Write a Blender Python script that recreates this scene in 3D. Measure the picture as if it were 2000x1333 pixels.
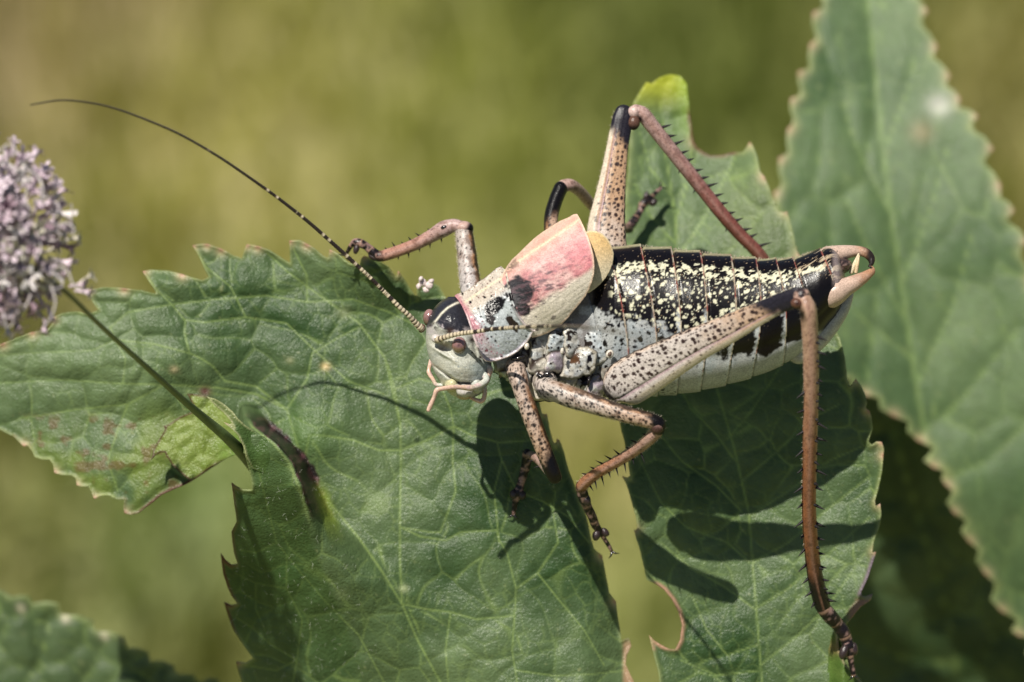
import bpy, math, random
import numpy as np
from mathutils import Matrix, Vector

random.seed(7)
RNG = np.random.default_rng(7)
scene = bpy.context.scene
for o in list(bpy.data.objects):
    bpy.data.objects.remove(o)

# ------------------------------------------------------------------ camera, sky, sun
PITCH = math.radians(30)            # the photographer looks down on the plant at 30 degrees
FRAME = Matrix.Rotation(math.radians(90) - PITCH, 4, 'X')   # scene axes: x right, y up the slope, z out of the leaf
CAMD = 90.0
cd = bpy.data.cameras.new('camera')
cam = bpy.data.objects.new('camera', cd)
scene.collection.objects.link(cam)
scene.camera = cam
cam.matrix_world = FRAME @ Matrix.Translation((0, 0, CAMD))
cd.sensor_width = 36
cd.lens = 36 * CAMD / 20.0
cd.clip_start = 1
cd.clip_end = 9000
cd.dof.use_dof = True
cd.dof.focus_distance = CAMD - 0.35
cd.dof.aperture_fstop = (cd.lens / 1000) / 1.55
cd.dof.aperture_blades = 7

TO_SUN = Vector((-0.33, 0.72, 0.78)).normalized()
sun_w = (FRAME.to_3x3() @ TO_SUN).normalized()
elev = math.asin(sun_w.z)
azim = math.atan2(sun_w.x, sun_w.y)
sd = bpy.data.lights.new('sun', 'SUN')
sd.energy = 5.0
sd.angle = math.radians(0.55)
sd.color = (1.0, 0.95, 0.86)
sun = bpy.data.objects.new('sun', sd)
scene.collection.objects.link(sun)
sun.rotation_euler = (-sun_w).to_track_quat('-Z', 'Y').to_euler()
sun.location = sun_w * 300
world = bpy.data.worlds.new('World')
scene.world = world
world.use_nodes = True
wn = world.node_tree
bgn = wn.nodes['Background']
sky = wn.nodes.new('ShaderNodeTexSky')
sky.sky_type = 'NISHITA'
sky.sun_disc = False
sky.sun_elevation = elev
sky.sun_rotation = azim
wn.links.new(sky.outputs[0], bgn.inputs[0])
bgn.inputs[1].default_value = 0.05
scene.view_settings.view_transform = 'Standard'
scene.view_settings.look = 'None'
scene.view_settings.gamma = 1
scene.view_settings.use_curve_mapping = False
scene.view_settings.exposure = 0.38
scene.render.engine = 'CYCLES'
scene.cycles.use_denoising = True
scene.cycles.max_bounces = 6
scene.cycles.transparent_max_bounces = 6

# ------------------------------------------------------------------ numeric helpers
def smooth(e0, e1, x):
    t = np.clip((np.asarray(x, float) - e0) / (e1 - e0), 0, 1)
    return t * t * (3 - 2 * t)

def hash2(ix, iy, seed=0):
    h = (ix.astype(np.int64) * 374761393 + iy.astype(np.int64) * 668265263 + seed * 974711) & 0xffffffff
    h = ((h ^ (h >> 13)) * 1274126177) & 0xffffffff
    h = h ^ (h >> 16)
    return (h & 0xffffff) / float(0x1000000)

def vnoise(x, y, seed=0):
    x = np.asarray(x, float); y = np.asarray(y, float)
    ix = np.floor(x).astype(np.int64); iy = np.floor(y).astype(np.int64)
    fx = x - ix; fy = y - iy
    fx = fx * fx * (3 - 2 * fx); fy = fy * fy * (3 - 2 * fy)
    a = hash2(ix, iy, seed); b = hash2(ix + 1, iy, seed)
    c = hash2(ix, iy + 1, seed); d = hash2(ix + 1, iy + 1, seed)
    return (a * (1 - fx) + b * fx) * (1 - fy) + (c * (1 - fx) + d * fx) * fy

def fbm(x, y, seed=0, octs=4):
    s = 0; a = 0.5; n = 0
    for k in range(octs):
        s = s + a * vnoise(x * 2 ** k, y * 2 ** k, seed + k * 17); n += a; a *= 0.5
    return s / n

def spots(x, y, cell, r0, r1, prob=1.0, seed=0, soft=1.2, wob=0.35):
    """irregular round spots scattered on a jittered grid; 1 inside a spot"""
    x = x + wob * cell * (fbm(x / cell * 2.1, y / cell * 2.1, seed + 5, 2) - .5)
    y = y + wob * cell * (fbm(x / cell * 2.1 + 9, y / cell * 2.1, seed + 6, 2) - .5)
    ix = np.floor(x / cell).astype(np.int64); iy = np.floor(y / cell).astype(np.int64)
    m = np.zeros(np.shape(x))
    for dx in (-1, 0, 1):
        for dy in (-1, 0, 1):
            jx = ix + dx; jy = iy + dy
            px = (jx + 0.15 + 0.7 * hash2(jx, jy, seed)) * cell
            py = (jy + 0.15 + 0.7 * hash2(jx, jy, seed + 1)) * cell
            r = r0 + (r1 - r0) * hash2(jx, jy, seed + 2) ** 2
            on = (hash2(jx, jy, seed + 3) < prob)
            d = np.hypot(x - px, y - py)
            m = np.maximum(m, on * np.clip((r - d) / soft + .5, 0, 1))
    return m

def vor_edge(x, y, cell, seed=0, warp=0.35):
    """distance to the border of an irregular cell network, in the units of x"""
    wx = x + warp * cell * 2 * (fbm(x / cell * .9, y / cell * .9, seed + 5, 2) - .5)
    wy = y + warp * cell * 2 * (fbm(x / cell * .9 + 31, y / cell * .9, seed + 6, 2) - .5)
    ix = np.floor(wx / cell).astype(np.int64); iy = np.floor(wy / cell).astype(np.int64)
    f1 = np.full(np.shape(x), 1e9); f2 = np.full(np.shape(x), 1e9)
    idx = np.zeros(np.shape(x))
    for dx in (-2, -1, 0, 1, 2):
        for dy in (-2, -1, 0, 1, 2):
            jx = ix + dx; jy = iy + dy
            px = (jx + hash2(jx, jy, seed)) * cell
            py = (jy + hash2(jx, jy, seed + 1)) * cell
            d = np.hypot(wx - px, wy - py)
            near = d < f1
            f2 = np.where(near, f1, np.minimum(f2, d))
            idx = np.where(near, hash2(jx, jy, seed + 2), idx)
            f1 = np.minimum(f1, d)
    return (f2 - f1) * .5, idx

def mixc(a, b, m):
    a = np.asarray(a, float); b = np.asarray(b, float)
    m = np.asarray(m, float)[..., None]
    return a * (1 - m) + b * m

def full(n, c):
    return np.tile(np.asarray(c, float), (n, 1))

def seg_dist(x, y, lines):
    """distance to polylines [(width, [(px,py)...])...]; returns distance divided by nothing and the width there"""
    best = np.full(len(x), 1e9); wid = np.ones(len(x)); signed = None
    for w, pl in lines:
        n = len(pl) - 1
        for i in range(n):
            ax, ay = pl[i]; bx, by = pl[i + 1]
            dx, dy = bx - ax, by - ay
            L2 = dx * dx + dy * dy + 1e-9
            t = np.clip(((x - ax) * dx + (y - ay) * dy) / L2, 0, 1)
            d = np.hypot(x - ax - t * dx, y - ay - t * dy)
            ww = w * (1 - 0.45 * (i + t) / n)
            k = d - ww < best - wid
            best = np.where(k, d, best); wid = np.where(k, ww, wid)
    return best, wid

def catmull(pts, step):
    P = np.array(pts, float)
    Q = np.vstack([2 * P[0] - P[1], P, 2 * P[-1] - P[-2]])
    out = []
    for i in range(1, len(Q) - 2):
        n = max(2, int(np.linalg.norm(Q[i + 1][:2] - Q[i][:2]) / step))
        for k in range(n):
            t = k / n
            out.append(.5 * ((2 * Q[i]) + (-Q[i - 1] + Q[i + 1]) * t + (2 * Q[i - 1] - 5 * Q[i] + 4 * Q[i + 1] - Q[i + 2]) * t * t
                             + (-Q[i - 1] + 3 * Q[i] - 3 * Q[i + 1] + Q[i + 2]) * t ** 3))
    out.append(P[-1])
    return np.array(out)

def to_local(px, py, z):
    """sheet coordinates (hundredths right / down) and height to scene units"""
    px = np.asarray(px, float); py = np.asarray(py, float); z = np.asarray(z, float)
    k = (CAMD - z) / CAMD
    return np.stack([(px - 1000) / 100 * k, (666.5 - py) / 100 * k, z], -1)

# ------------------------------------------------------------------ materials
MATS = {}
def nd(nt, t, **kw):
    n = nt.nodes.new(t)
    for k, v in kw.items():
        setattr(n, k, v)
    return n

def mat_cuticle(name, rough=0.38, bump=0.25, scale=9.0, sss=0.0, spec=0.5, coat=0.0, attr=True, color=(.5, .5, .5), var=0.12):
    if name in MATS: return MATS[name]
    m = bpy.data.materials.new(name); m.use_nodes = True; nt = m.node_tree
    b = nt.nodes['Principled BSDF']
    tc = nd(nt, 'ShaderNodeTexCoord')
    n1 = nd(nt, 'ShaderNodeTexNoise'); n1.inputs['Scale'].default_value = scale; n1.inputs['Detail'].default_value = 5
    nt.links.new(tc.outputs['Object'], n1.inputs['Vector'])
    mx = nd(nt, 'ShaderNodeMix', data_type='RGBA', blend_type='MULTIPLY'); mx.inputs[0].default_value = 1
    rp = nd(nt, 'ShaderNodeMapRange'); rp.inputs[3].default_value = 1 - var * 2; rp.inputs[4].default_value = 1 + var * 2
    nt.links.new(n1.outputs[0], rp.inputs[0])
    if attr:
        a = nd(nt, 'ShaderNodeAttribute', attribute_name='Col'); nt.links.new(a.outputs['Color'], mx.inputs[6])
    else:
        mx.inputs[6].default_value = (*color, 1)
    nt.links.new(rp.outputs[0], mx.inputs[7])
    n3 = nd(nt, 'ShaderNodeTexNoise'); n3.inputs['Scale'].default_value = 38; n3.inputs['Detail'].default_value = 3; n3.inputs['Roughness'].default_value = .7
    nt.links.new(tc.outputs['Object'], n3.inputs['Vector'])
    r3 = nd(nt, 'ShaderNodeMapRange'); r3.inputs[1].default_value = .3; r3.inputs[2].default_value = .62; r3.inputs[3].default_value = 1 - var * 3.2; r3.inputs[4].default_value = 1 + var
    nt.links.new(n3.outputs[0], r3.inputs[0])
    m3 = nd(nt, 'ShaderNodeMix', data_type='RGBA', blend_type='MULTIPLY'); m3.inputs[0].default_value = 1
    nt.links.new(mx.outputs[2], m3.inputs[6]); nt.links.new(r3.outputs[0], m3.inputs[7])
    nt.links.new(m3.outputs[2], b.inputs['Base Color'])
    rr_ = nd(nt, 'ShaderNodeMapRange'); rr_.inputs[3].default_value = rough * .75; rr_.inputs[4].default_value = rough * 1.5
    nt.links.new(n3.outputs[0], rr_.inputs[0]); nt.links.new(rr_.outputs[0], b.inputs['Roughness'])
    b.inputs['Specular IOR Level'].default_value = spec
    b.inputs['Coat Weight'].default_value = coat
    b.inputs['Coat Roughness'].default_value = 0.12
    if sss > 0:
        b.inputs['Subsurface Weight'].default_value = sss
        b.inputs['Subsurface Radius'].default_value = (.12, .07, .05)
        b.inputs['Subsurface Scale'].default_value = 1
    n2 = nd(nt, 'ShaderNodeTexNoise'); n2.inputs['Scale'].default_value = scale * 4.5; n2.inputs['Detail'].default_value = 3
    nt.links.new(tc.outputs['Object'], n2.inputs['Vector'])
    bp = nd(nt, 'ShaderNodeBump'); bp.inputs['Strength'].default_value = bump; bp.inputs['Distance'].default_value = .02
    nt.links.new(n2.outputs[0], bp.inputs['Height']); nt.links.new(bp.outputs[0], b.inputs['Normal'])
    MATS[name] = m
    return m

def mat_leaf(name, rough=0.37, bump=0.60, trans=0.22):
    if name in MATS: return MATS[name]
    m = bpy.data.materials.new(name); m.use_nodes = True; nt = m.node_tree
    b = nt.nodes['Principled BSDF']; out = nt.nodes['Material Output']
    a = nd(nt, 'ShaderNodeAttribute', attribute_name='Col')
    tc = nd(nt, 'ShaderNodeTexCoord')
    n1 = nd(nt, 'ShaderNodeTexNoise'); n1.inputs['Scale'].default_value = 3.1; n1.inputs['Detail'].default_value = 8; n1.inputs['Roughness'].default_value = .65
    nt.links.new(tc.outputs['Object'], n1.inputs['Vector'])
    rp = nd(nt, 'ShaderNodeMapRange'); rp.inputs[3].default_value = .62; rp.inputs[4].default_value = 1.38
    nt.links.new(n1.outputs[0], rp.inputs[0])
    mx = nd(nt, 'ShaderNodeMix', data_type='RGBA', blend_type='MULTIPLY'); mx.inputs[0].default_value = 1
    nt.links.new(a.outputs['Color'], mx.inputs[6]); nt.links.new(rp.outputs[0], mx.inputs[7])
    nt.links.new(mx.outputs[2], b.inputs['Base Color'])
    b.inputs['Roughness'].default_value = rough
    b.inputs['Specular IOR Level'].default_value = .34
    # the epidermis: small bead-like cells and a finer grain
    v = nd(nt, 'ShaderNodeTexVoronoi'); v.inputs['Scale'].default_value = 28
    nt.links.new(tc.outputs['Object'], v.inputs['Vector'])
    n2 = nd(nt, 'ShaderNodeTexNoise'); n2.inputs['Scale'].default_value = 16; n2.inputs['Detail'].default_value = 4
    nt.links.new(tc.outputs['Object'], n2.inputs['Vector'])
    ad = nd(nt, 'ShaderNodeMath', operation='MULTIPLY_ADD'); ad.inputs[1].default_value = -.45
    nt.links.new(v.outputs['Distance'], ad.inputs[0]); nt.links.new(n2.outputs[0], ad.inputs[2])
    bp = nd(nt, 'ShaderNodeBump'); bp.inputs['Strength'].default_value = bump; bp.inputs['Distance'].default_value = .035
    nt.links.new(ad.outputs[0], bp.inputs['Height']); nt.links.new(bp.outputs[0], b.inputs['Normal'])
    tr = nd(nt, 'ShaderNodeBsdfTranslucent')
    hs = nd(nt, 'ShaderNodeMix', data_type='RGBA', blend_type='MULTIPLY'); hs.inputs[0].default_value = 1
    hs.inputs[7].default_value = (2.2, 2.6, .7, 1)
    nt.links.new(mx.outputs[2], hs.inputs[6]); nt.links.new(hs.outputs[2], tr.inputs[0])
    ms = nd(nt, 'ShaderNodeMixShader'); ms.inputs[0].default_value = trans
    nt.links.new(b.outputs[0], ms.inputs[1]); nt.links.new(tr.outputs[0], ms.inputs[2])
    nt.links.new(ms.outputs[0], out.inputs[0])
    MATS[name] = m
    return m

# ------------------------------------------------------------------ object helpers
def link(o, parent=None):
    scene.collection.objects.link(o)
    if parent is not None:
        o.parent = parent
    return o

def tag(o, label=None, category=None, group=None, kind=None):
    if label: o['label'] = label
    if category: o['category'] = category
    if group: o['group'] = group
    if kind: o['kind'] = kind
    return o

def thing(name, label, category, base, group=None):
    """an Empty standing at the thing's base, turned like the leaf plane"""
    o = bpy.data.objects.new(name, None)
    o.empty_display_size = .2
    link(o)
    o.matrix_world = FRAME @ Matrix.Translation(Vector(base))
    o['base'] = [float(c) for c in base]
    return tag(o, label, category, group)

def base_of(parent):
    while parent is not None:
        if 'base' in parent: return np.array(parent['base'][:])
        parent = parent.parent
    return np.zeros(3)

def make_mesh(name, verts, faces, mat, parent=None, col=None, smooth_shade=True):
    """verts in scene units; the mesh is stored relative to its thing's base"""
    me = bpy.data.meshes.new(name)
    verts = np.asarray(verts, float) - base_of(parent)
    if isinstance(faces, np.ndarray):
        nf, k = faces.shape
        me.vertices.add(len(verts)); me.vertices.foreach_set('co', verts.astype(np.float32).ravel())
        me.loops.add(nf * k); me.loops.foreach_set('vertex_index', faces.astype(np.int32).ravel())
        me.polygons.add(nf); me.polygons.foreach_set('loop_start', np.arange(0, nf * k, k, dtype=np.int32))
        me.update(calc_edges=True)
    else:
        me.from_pydata([tuple(v) for v in verts], [], faces); me.update()
    if col is not None:
        at = me.color_attributes.new('Col', 'FLOAT_COLOR', 'POINT')
        c4 = np.ones((len(verts), 4), np.float32); c4[:, :3] = np.clip(col, 0, 4)
        at.data.foreach_set('color', c4.ravel())
    if smooth_shade:
        me.polygons.foreach_set('use_smooth', np.ones(len(me.polygons), bool))
    me.materials.append(mat)
    me.validate()
    o = bpy.data.objects.new(name, me)
    link(o, parent)
    if parent is None:
        o.matrix_world = FRAME
    return o

def inside(px, py, poly):
    r = np.zeros(len(px), bool)
    n = len(poly); j = n - 1
    for i in range(n):
        xi, yi = poly[i]; xj, yj = poly[j]
        if yi != yj:
            c = ((yi > py) != (yj > py)) & (px < (xj - xi) * (py - yi) / (yj - yi) + xi)
            r ^= c
        j = i
    return r

def closest_on(px, py, poly):
    bx = px.copy(); by = py.copy(); bd = np.full(len(px), 1e18)
    n = len(poly)
    for i in range(n):
        ax, ay = poly[i]; cx, cy = poly[(i + 1) % n]
        dx, dy = cx - ax, cy - ay
        t = np.clip(((px - ax) * dx + (py - ay) * dy) / (dx * dx + dy * dy + 1e-9), 0, 1)
        qx = ax + t * dx; qy = ay + t * dy
        d = (px - qx) ** 2 + (py - qy) ** 2
        k = d < bd
        bx = np.where(k, qx, bx); by = np.where(k, qy, by); bd = np.where(k, d, bd)
    return bx, by, np.sqrt(bd)

def sheet(name, outline, step, zf, colf, mat, parent, thick=0.03):
    """a thin leaf- or wing-like sheet: outline cut from a fine grid, both faces and a rim"""
    P = np.array(outline, float)
    x0, y0 = P.min(0) - step; x1, y1 = P.max(0) + step
    gx = np.arange(x0, x1 + step, step); gy = np.arange(y0, y1 + step, step)
    X, Y = np.meshgrid(gx, gy); nx = len(gx); ny = len(gy)
    X = X.ravel(); Y = Y.ravel()
    ins = inside(X, Y, P)
    I = ins.reshape(ny, nx)
    cell = (I[:-1, :-1] | I[1:, :-1] | I[:-1, 1:] | I[1:, 1:])
    cj, ci = np.nonzero(cell)
    a = cj * nx + ci
    F = np.stack([a, a + nx, a + nx + 1, a + 1], 1)
    used = np.unique(F)
    out = used[~ins[used]]
    bx, by, _ = closest_on(X[out], Y[out], P)
    X[out] = bx; Y[out] = by
    # pull the nearest rim vertex onto each corner so tooth tips stay sharp
    for (cx, cy) in P:
        k = np.argmin((X[out] - cx) ** 2 + (Y[out] - cy) ** 2)
        if (X[out[k]] - cx) ** 2 + (Y[out[k]] - cy) ** 2 < (step * 1.6) ** 2:
            X[out[k]] = cx; Y[out[k]] = cy
    remap = np.full(nx * ny, -1); remap[used] = np.arange(len(used))
    F = remap[F]; X = X[used]; Y = Y[used]; rim = ~ins[used]
    # drop collapsed cells
    q = np.stack([X[F], Y[F]], -1)
    area = np.abs((q[:, 2, 0] - q[:, 0, 0]) * (q[:, 3, 1] - q[:, 1, 1]) - (q[:, 3, 0] - q[:, 1, 0]) * (q[:, 2, 1] - q[:, 0, 1]))
    F = F[area > step * step * .02]
    # distance to the margin, for pale rims
    bd = np.full(len(X), 1e9)
    cx, cy, bd = closest_on(X, Y, P)
    bd[rim] = 0
    Z = zf(X, Y, bd)
    V = to_local(X, Y, Z)
    C = colf(X, Y, bd, Z)
    # normals -> second face
    n = len(V)
    nrm = np.zeros((n, 3))
    fn = np.cross(V[F[:, 2]] - V[F[:, 0]], V[F[:, 3]] - V[F[:, 1]])
    for k in range(4):
        for c in range(3):
            nrm[:, c] += np.bincount(F[:, k], fn[:, c], minlength=n)
    nrm /= np.linalg.norm(nrm, axis=1)[:, None] + 1e-12
    sgn = 1.0 if nrm[:, 2].mean() > 0 else -1.0
    nrm *= sgn
    if sgn < 0: F = F[:, ::-1]
    V2 = V - nrm * thick
    e = np.concatenate([np.stack([F[:, k], F[:, (k + 1) % 4]], 1) for k in range(4)])
    key = e[:, 0].astype(np.int64) * n + e[:, 1]; rev = e[:, 1].astype(np.int64) * n + e[:, 0]
    be = e[~np.isin(key, rev)]
    be = be[be[:, 0] != be[:, 1]]
    R = np.stack([be[:, 1], be[:, 0], be[:, 0] + n, be[:, 1] + n], 1)
    FF = np.vstack([F, F[:, ::-1] + n, R])
    return make_mesh(name, np.vstack([V, V2]), FF, mat, parent, np.vstack([C, C]))

def tube(name, pts, mat, parent, colf=None, step=3.0, res=20, flat=1.0, cap=(1, 1), prof=None, up=(0, 0, 1), bumps=None):
    """pts: (px, py, z, radius in px). colf(s, w, frac, q) -> colour; q = -1..1 across (positive = left of travel), w = arc length round"""
    P = np.array(pts, float)
    P3 = P.copy()
    C = catmull(P3, step)
    ctr = to_local(C[:, 0], C[:, 1], C[:, 2]); rad = np.maximum(C[:, 3], .2) / 100
    T = np.gradient(ctr, axis=0); T /= np.linalg.norm(T, axis=1)[:, None] + 1e-12
    s = np.concatenate([[0], np.cumsum(np.linalg.norm(np.diff(ctr, axis=0), axis=1))]) * 100
    # rounded ends
    cs, rs, ts, ss = [], [], [], []
    K = 5
    if cap[0]:
        for k in range(K):
            t = math.cos(k / K * math.pi / 2)
            cs.append(ctr[0] - T[0] * rad[0] * t * cap[0]); rs.append(rad[0] * math.sqrt(max(0, 1 - t * t)) + 1e-4); ts.append(T[0]); ss.append(-rad[0] * t * 100)
    for i in range(len(ctr)):
        cs.append(ctr[i]); rs.append(rad[i]); ts.append(T[i]); ss.append(s[i])
    if cap[1]:
        for k in range(K):
            t = math.sin((k + 1) / K * math.pi / 2)
            cs.append(ctr[-1] + T[-1] * rad[-1] * t * cap[1]); rs.append(rad[-1] * math.sqrt(max(0, 1 - t * t)) + 1e-4); ts.append(T[-1]); ss.append(s[-1] + rad[-1] * t * 100)
    cs = np.array(cs); rs = np.array(rs); ts = np.array(ts); ss = np.array(ss)
    zax = np.array(up, float)
    N = np.cross(zax, ts); nl = np.linalg.norm(N, axis=1)[:, None]; N = N / (nl + 1e-9)
    B = np.cross(ts, N)
    phi = np.linspace(0, 2 * math.pi, res, endpoint=False)
    cp, sp = np.cos(phi), np.sin(phi)
    if prof is None:
        pr = np.ones((len(cs), res))
    else:
        pr = prof(ss[:, None] / s[-1], phi[None, :])
    if bumps is not None:
        pr = pr * bumps(ss)[:, None]
    V = cs[:, None, :] + rs[:, None, None] * pr[:, :, None] * (cp[None, :, None] * N[:, None, :] + flat * sp[None, :, None] * B[:, None, :])
    m, r = V.shape[:2]
    ii, jj = np.meshgrid(np.arange(m - 1), np.arange(r), indexing='ij')
    j2 = (jj + 1) % r
    F = np.stack([ii * r + jj, ii * r + j2, (ii + 1) * r + j2, (ii + 1) * r + jj], -1).reshape(-1, 4)
    col = None
    if colf is not None:
        SS = np.repeat(ss, r); Q = np.tile(cp, m); W = (np.tile(phi, m)) * np.repeat(rs, r) * 100
        FR = SS / s[-1]
        col = colf(SS, W, FR, Q)
    VV = V.reshape(-1, 3)
    a = len(VV); VV = np.vstack([VV, cs[0], cs[-1]])
    tri = []
    for j in range(r):
        tri.append([a, (j + 1) % r, j, j]); tri.append([a + 1, (m - 1) * r + j, (m - 1) * r + (j + 1) % r, (m - 1) * r + (j + 1) % r])
    if col is not None: col = np.vstack([col, col[:1], col[-1:]])
    faces = [tuple(f) for f in F] + [tuple(t[:3]) for t in tri]
    return make_mesh(name, VV, faces, mat, parent, col)

def blob(name, c, r, mat, parent, colf=None, rot=0.0, n=(28, 20), warp=0.0, pow_=1.0):
    """a rounded lump: centre (px,py,z), radii in px (x, y, depth) turned by rot in the picture plane"""
    u = np.linspace(0, 2 * math.pi, n[0], endpoint=False); v = np.linspace(-math.pi / 2, math.pi / 2, n[1])
    U, Vv = np.meshgrid(u, v)
    def pw(a): return np.sign(a) * np.abs(a) ** pow_
    x = pw(np.cos(Vv)) * pw(np.cos(U)); y = pw(np.cos(Vv)) * pw(np.sin(U)); z = pw(np.sin(Vv))
    if warp:
        k = 1 + warp * (fbm(x * 2 + 7 + z, y * 2 + 3 + c[0], int(c[0]), 2) - .5)
        x, y, z = x * k, y * k, z * k
    ca, sa = math.cos(rot), math.sin(rot)
    X = c[0] + (x * r[0]) * ca - (y * r[1]) * sa; Y = c[1] + (x * r[0]) * sa + (y * r[1]) * ca; Z = c[2] + z * r[2] / 100
    V = to_local(X.ravel(), Y.ravel(), Z.ravel())
    m, k = U.shape
    ii, jj = np.meshgrid(np.arange(m - 1), np.arange(k), indexing='ij'); j2 = (jj + 1) % k
    F = np.stack([ii * k + jj, (ii + 1) * k + jj, (ii + 1) * k + j2, ii * k + j2], -1).reshape(-1, 4)
    col = colf(X.ravel(), Y.ravel(), x.ravel(), y.ravel()) if colf else None
    return make_mesh(name, V, F, mat, parent, col)

# ------------------------------------------------------------------ meadow ground and grass
GROUND_Z = -115.0
def ray_ground(px, py):
    """where on the ground the spot seen beside the plant at (px, py) lies"""
    d = Vector(((px - 1000) / 100, (666.5 - py) / 100, -CAMD))
    w = FRAME.to_3x3() @ d
    o = cam.matrix_world.translation
    t = (GROUND_Z - o.z) / w.z
    return o + w * t

def build_ground():
    # a soft sheet, finely divided near the plant, running out to the horizon
    g = np.concatenate([-np.geomspace(4000, 420, 8), np.linspace(-400, 400, 81), np.geomspace(420, 4000, 8)])
    X, Y = np.meshgrid(g, g)
    cx, cy = 0.0, ray_ground(1000, 666).y
    X = X + cx; Y = Y + cy
    Z = GROUND_Z + 6 * (fbm(X / 60 + 50, Y / 60 + 50, 3, 3) - .5)
    patches = [  # meadow patches: (spot, radius, colour)
        ((100, 60), 300, (.215, .17, .070)), ((480, 330), 320, (.28, .25, .085)), ((480, 400), 200, (.31, .275, .10)),
        ((900, 330), 250, (.19, .195, .045)), ((1400, 180), 330, (.082, .098, .018)), ((1950, 230), 230, (.20, .175, .055)),
        ((30, 700), 240, (.14, .13, .035)), ((250, 1030), 230, (.16, .21, .065)), ((380, 1290), 170, (.075, .075, .014)),
        ((90, 1130), 130, (.16, .13, .042)), ((1130, 900), 200, (.225, .20, .06)), ((1240, 1250), 200, (.15, .16, .04)), ((0, 1000), 150, (.15, .14, .04))]
    col = full(X.size, (.16, .165, .045)); wsum = np.full(X.size, .25); acc = col * .25
    for (p, r, c) in patches:
        q = ray_ground(*p); q2 = ray_ground(p[0] + r, p[1]); rr = abs(q2.x - q.x)
        w = np.exp(-(((X.ravel() - q.x) / rr) ** 2 + ((Y.ravel() - q.y) / (rr * 1.9)) ** 2) * 1.4) * 2.5
        acc = acc + np.array(c) * w[:, None]; wsum = wsum + w
    col = acc / wsum[:, None] * np.array([1.17, 1.16, 1.55])
    n = len(g)
    ii, jj = np.meshgrid(np.arange(n - 1), np.arange(n - 1), indexing='ij')
    a = (ii * n + jj).ravel()
    F = np.stack([a, a + 1, a + n + 1, a + n], 1)
    m = bpy.data.materials.new('meadow_soil'); m.use_nodes = True; nt = m.node_tree; b = nt.nodes['Principled BSDF']
    at = nd(nt, 'ShaderNodeAttribute', attribute_name='Col'); tc = nd(nt, 'ShaderNodeTexCoord')
    nz = nd(nt, 'ShaderNodeTexNoise'); nz.inputs['Scale'].default_value = .09; nz.inputs['Detail'].default_value = 3
    nt.links.new(tc.outputs['Object'], nz.inputs['Vector'])
    rp = nd(nt, 'ShaderNodeMapRange'); rp.inputs[3].default_value = .78; rp.inputs[4].default_value = 1.22
    nt.links.new(nz.outputs[0], rp.inputs[0])
    mx = nd(nt, 'ShaderNodeMix', data_type='RGBA', blend_type='MULTIPLY'); mx.inputs[0].default_value = 1
    nt.links.new(at.outputs['Color'], mx.inputs[6]); nt.links.new(rp.outputs[0], mx.inputs[7]); nt.links.new(mx.outputs[2], b.inputs['Base Color'])
    b.inputs['Roughness'].default_value = .95; b.inputs['Specular IOR Level'].default_value = .1
    me = bpy.data.meshes.new('ground')
    V = np.stack([X.ravel(), Y.ravel(), Z.ravel()], 1)
    me.from_pydata([tuple(v) for v in V], [], [tuple(f) for f in F]); me.update()
    ca = me.color_attributes.new('Col', 'FLOAT_COLOR', 'POINT')
    c4 = np.ones((len(V), 4), np.float32); c4[:, :3] = col; ca.data.foreach_set('color', c4.ravel())
    me.polygons.foreach_set('use_smooth', np.ones(len(me.polygons), bool))
    me.materials.append(m)
    o = bpy.data.objects.new('ground', me); link(o); o['kind'] = 'structure'; o['label'] = 'sunlit meadow ground far behind the leaves'
    # short grass standing on it
    N = 9000
    gx = RNG.uniform(-70, 70, N); gy = cy + RNG.uniform(-110, 120, N)
    # sample ground colour for each blade so a tuft keeps the tone of its patch
    acc = full(N, (.16, .165, .045)) * .25; ws = np.full(N, .25)
    for (p, r, c) in patches:
        q = ray_ground(*p); q2 = ray_ground(p[0] + r, p[1]); rr = abs(q2.x - q.x)
        w = np.exp(-(((gx - q.x) / rr) ** 2 + ((gy - q.y) / (rr * 1.9)) ** 2) * 1.4) * 2.5
        acc = acc + np.array(c) * w[:, None]; ws = ws + w
    gc = acc / ws[:, None] * RNG.uniform(.95, 1.4, (N, 1))
    h = RNG.uniform(5, 14, N); lean = RNG.normal(0, .35, (N, 2)) * h[:, None]; wv = RNG.uniform(.25, .6, N); th = RNG.uniform(0, 6.28, N)
    dx = np.cos(th) * wv; dy = np.sin(th) * wv; z0 = np.full(N, GROUND_Z - 2.5)
    A = np.stack([gx - dx, gy - dy, z0], 1); B = np.stack([gx + dx, gy + dy, z0], 1)
    mid = np.stack([gx + lean[:, 0] * .35, gy + lean[:, 1] * .35, z0 + h * .6], 1)
    Cc = mid + np.stack([dx, dy, dx * 0], 1) * .7; D = mid - np.stack([dx, dy, dx * 0], 1) * .7
    E = np.stack([gx + lean[:, 0], gy + lean[:, 1], z0 + h], 1)
    VV = np.stack([A, B, Cc, D, E], 1).reshape(-1, 3)
    k = np.arange(N) * 5
    f4 = [tuple(t) for t in np.stack([k, k + 1, k + 2, k + 3], 1)]; f3 = [tuple(t) for t in np.stack([k + 3, k + 2, k + 4], 1)]
    me = bpy.data.meshes.new('meadow_grass'); me.from_pydata([tuple(v) for v in VV], [], f4 + f3); me.update()
    ca = me.color_attributes.new('Col', 'FLOAT_COLOR', 'POINT')
    c4 = np.ones((len(VV), 4), np.float32); c4[:, :3] = np.repeat(gc, 5, axis=0); ca.data.foreach_set('color', c4.ravel())
    me.materials.append(mat_leaf('grass_blade', .6, .05, .3))
    o = bpy.data.objects.new('meadow_grass', me); link(o)
    tag(o, 'short olive green meadow grass blurred far behind the leaves', 'grass', kind='stuff')
build_ground()

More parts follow.
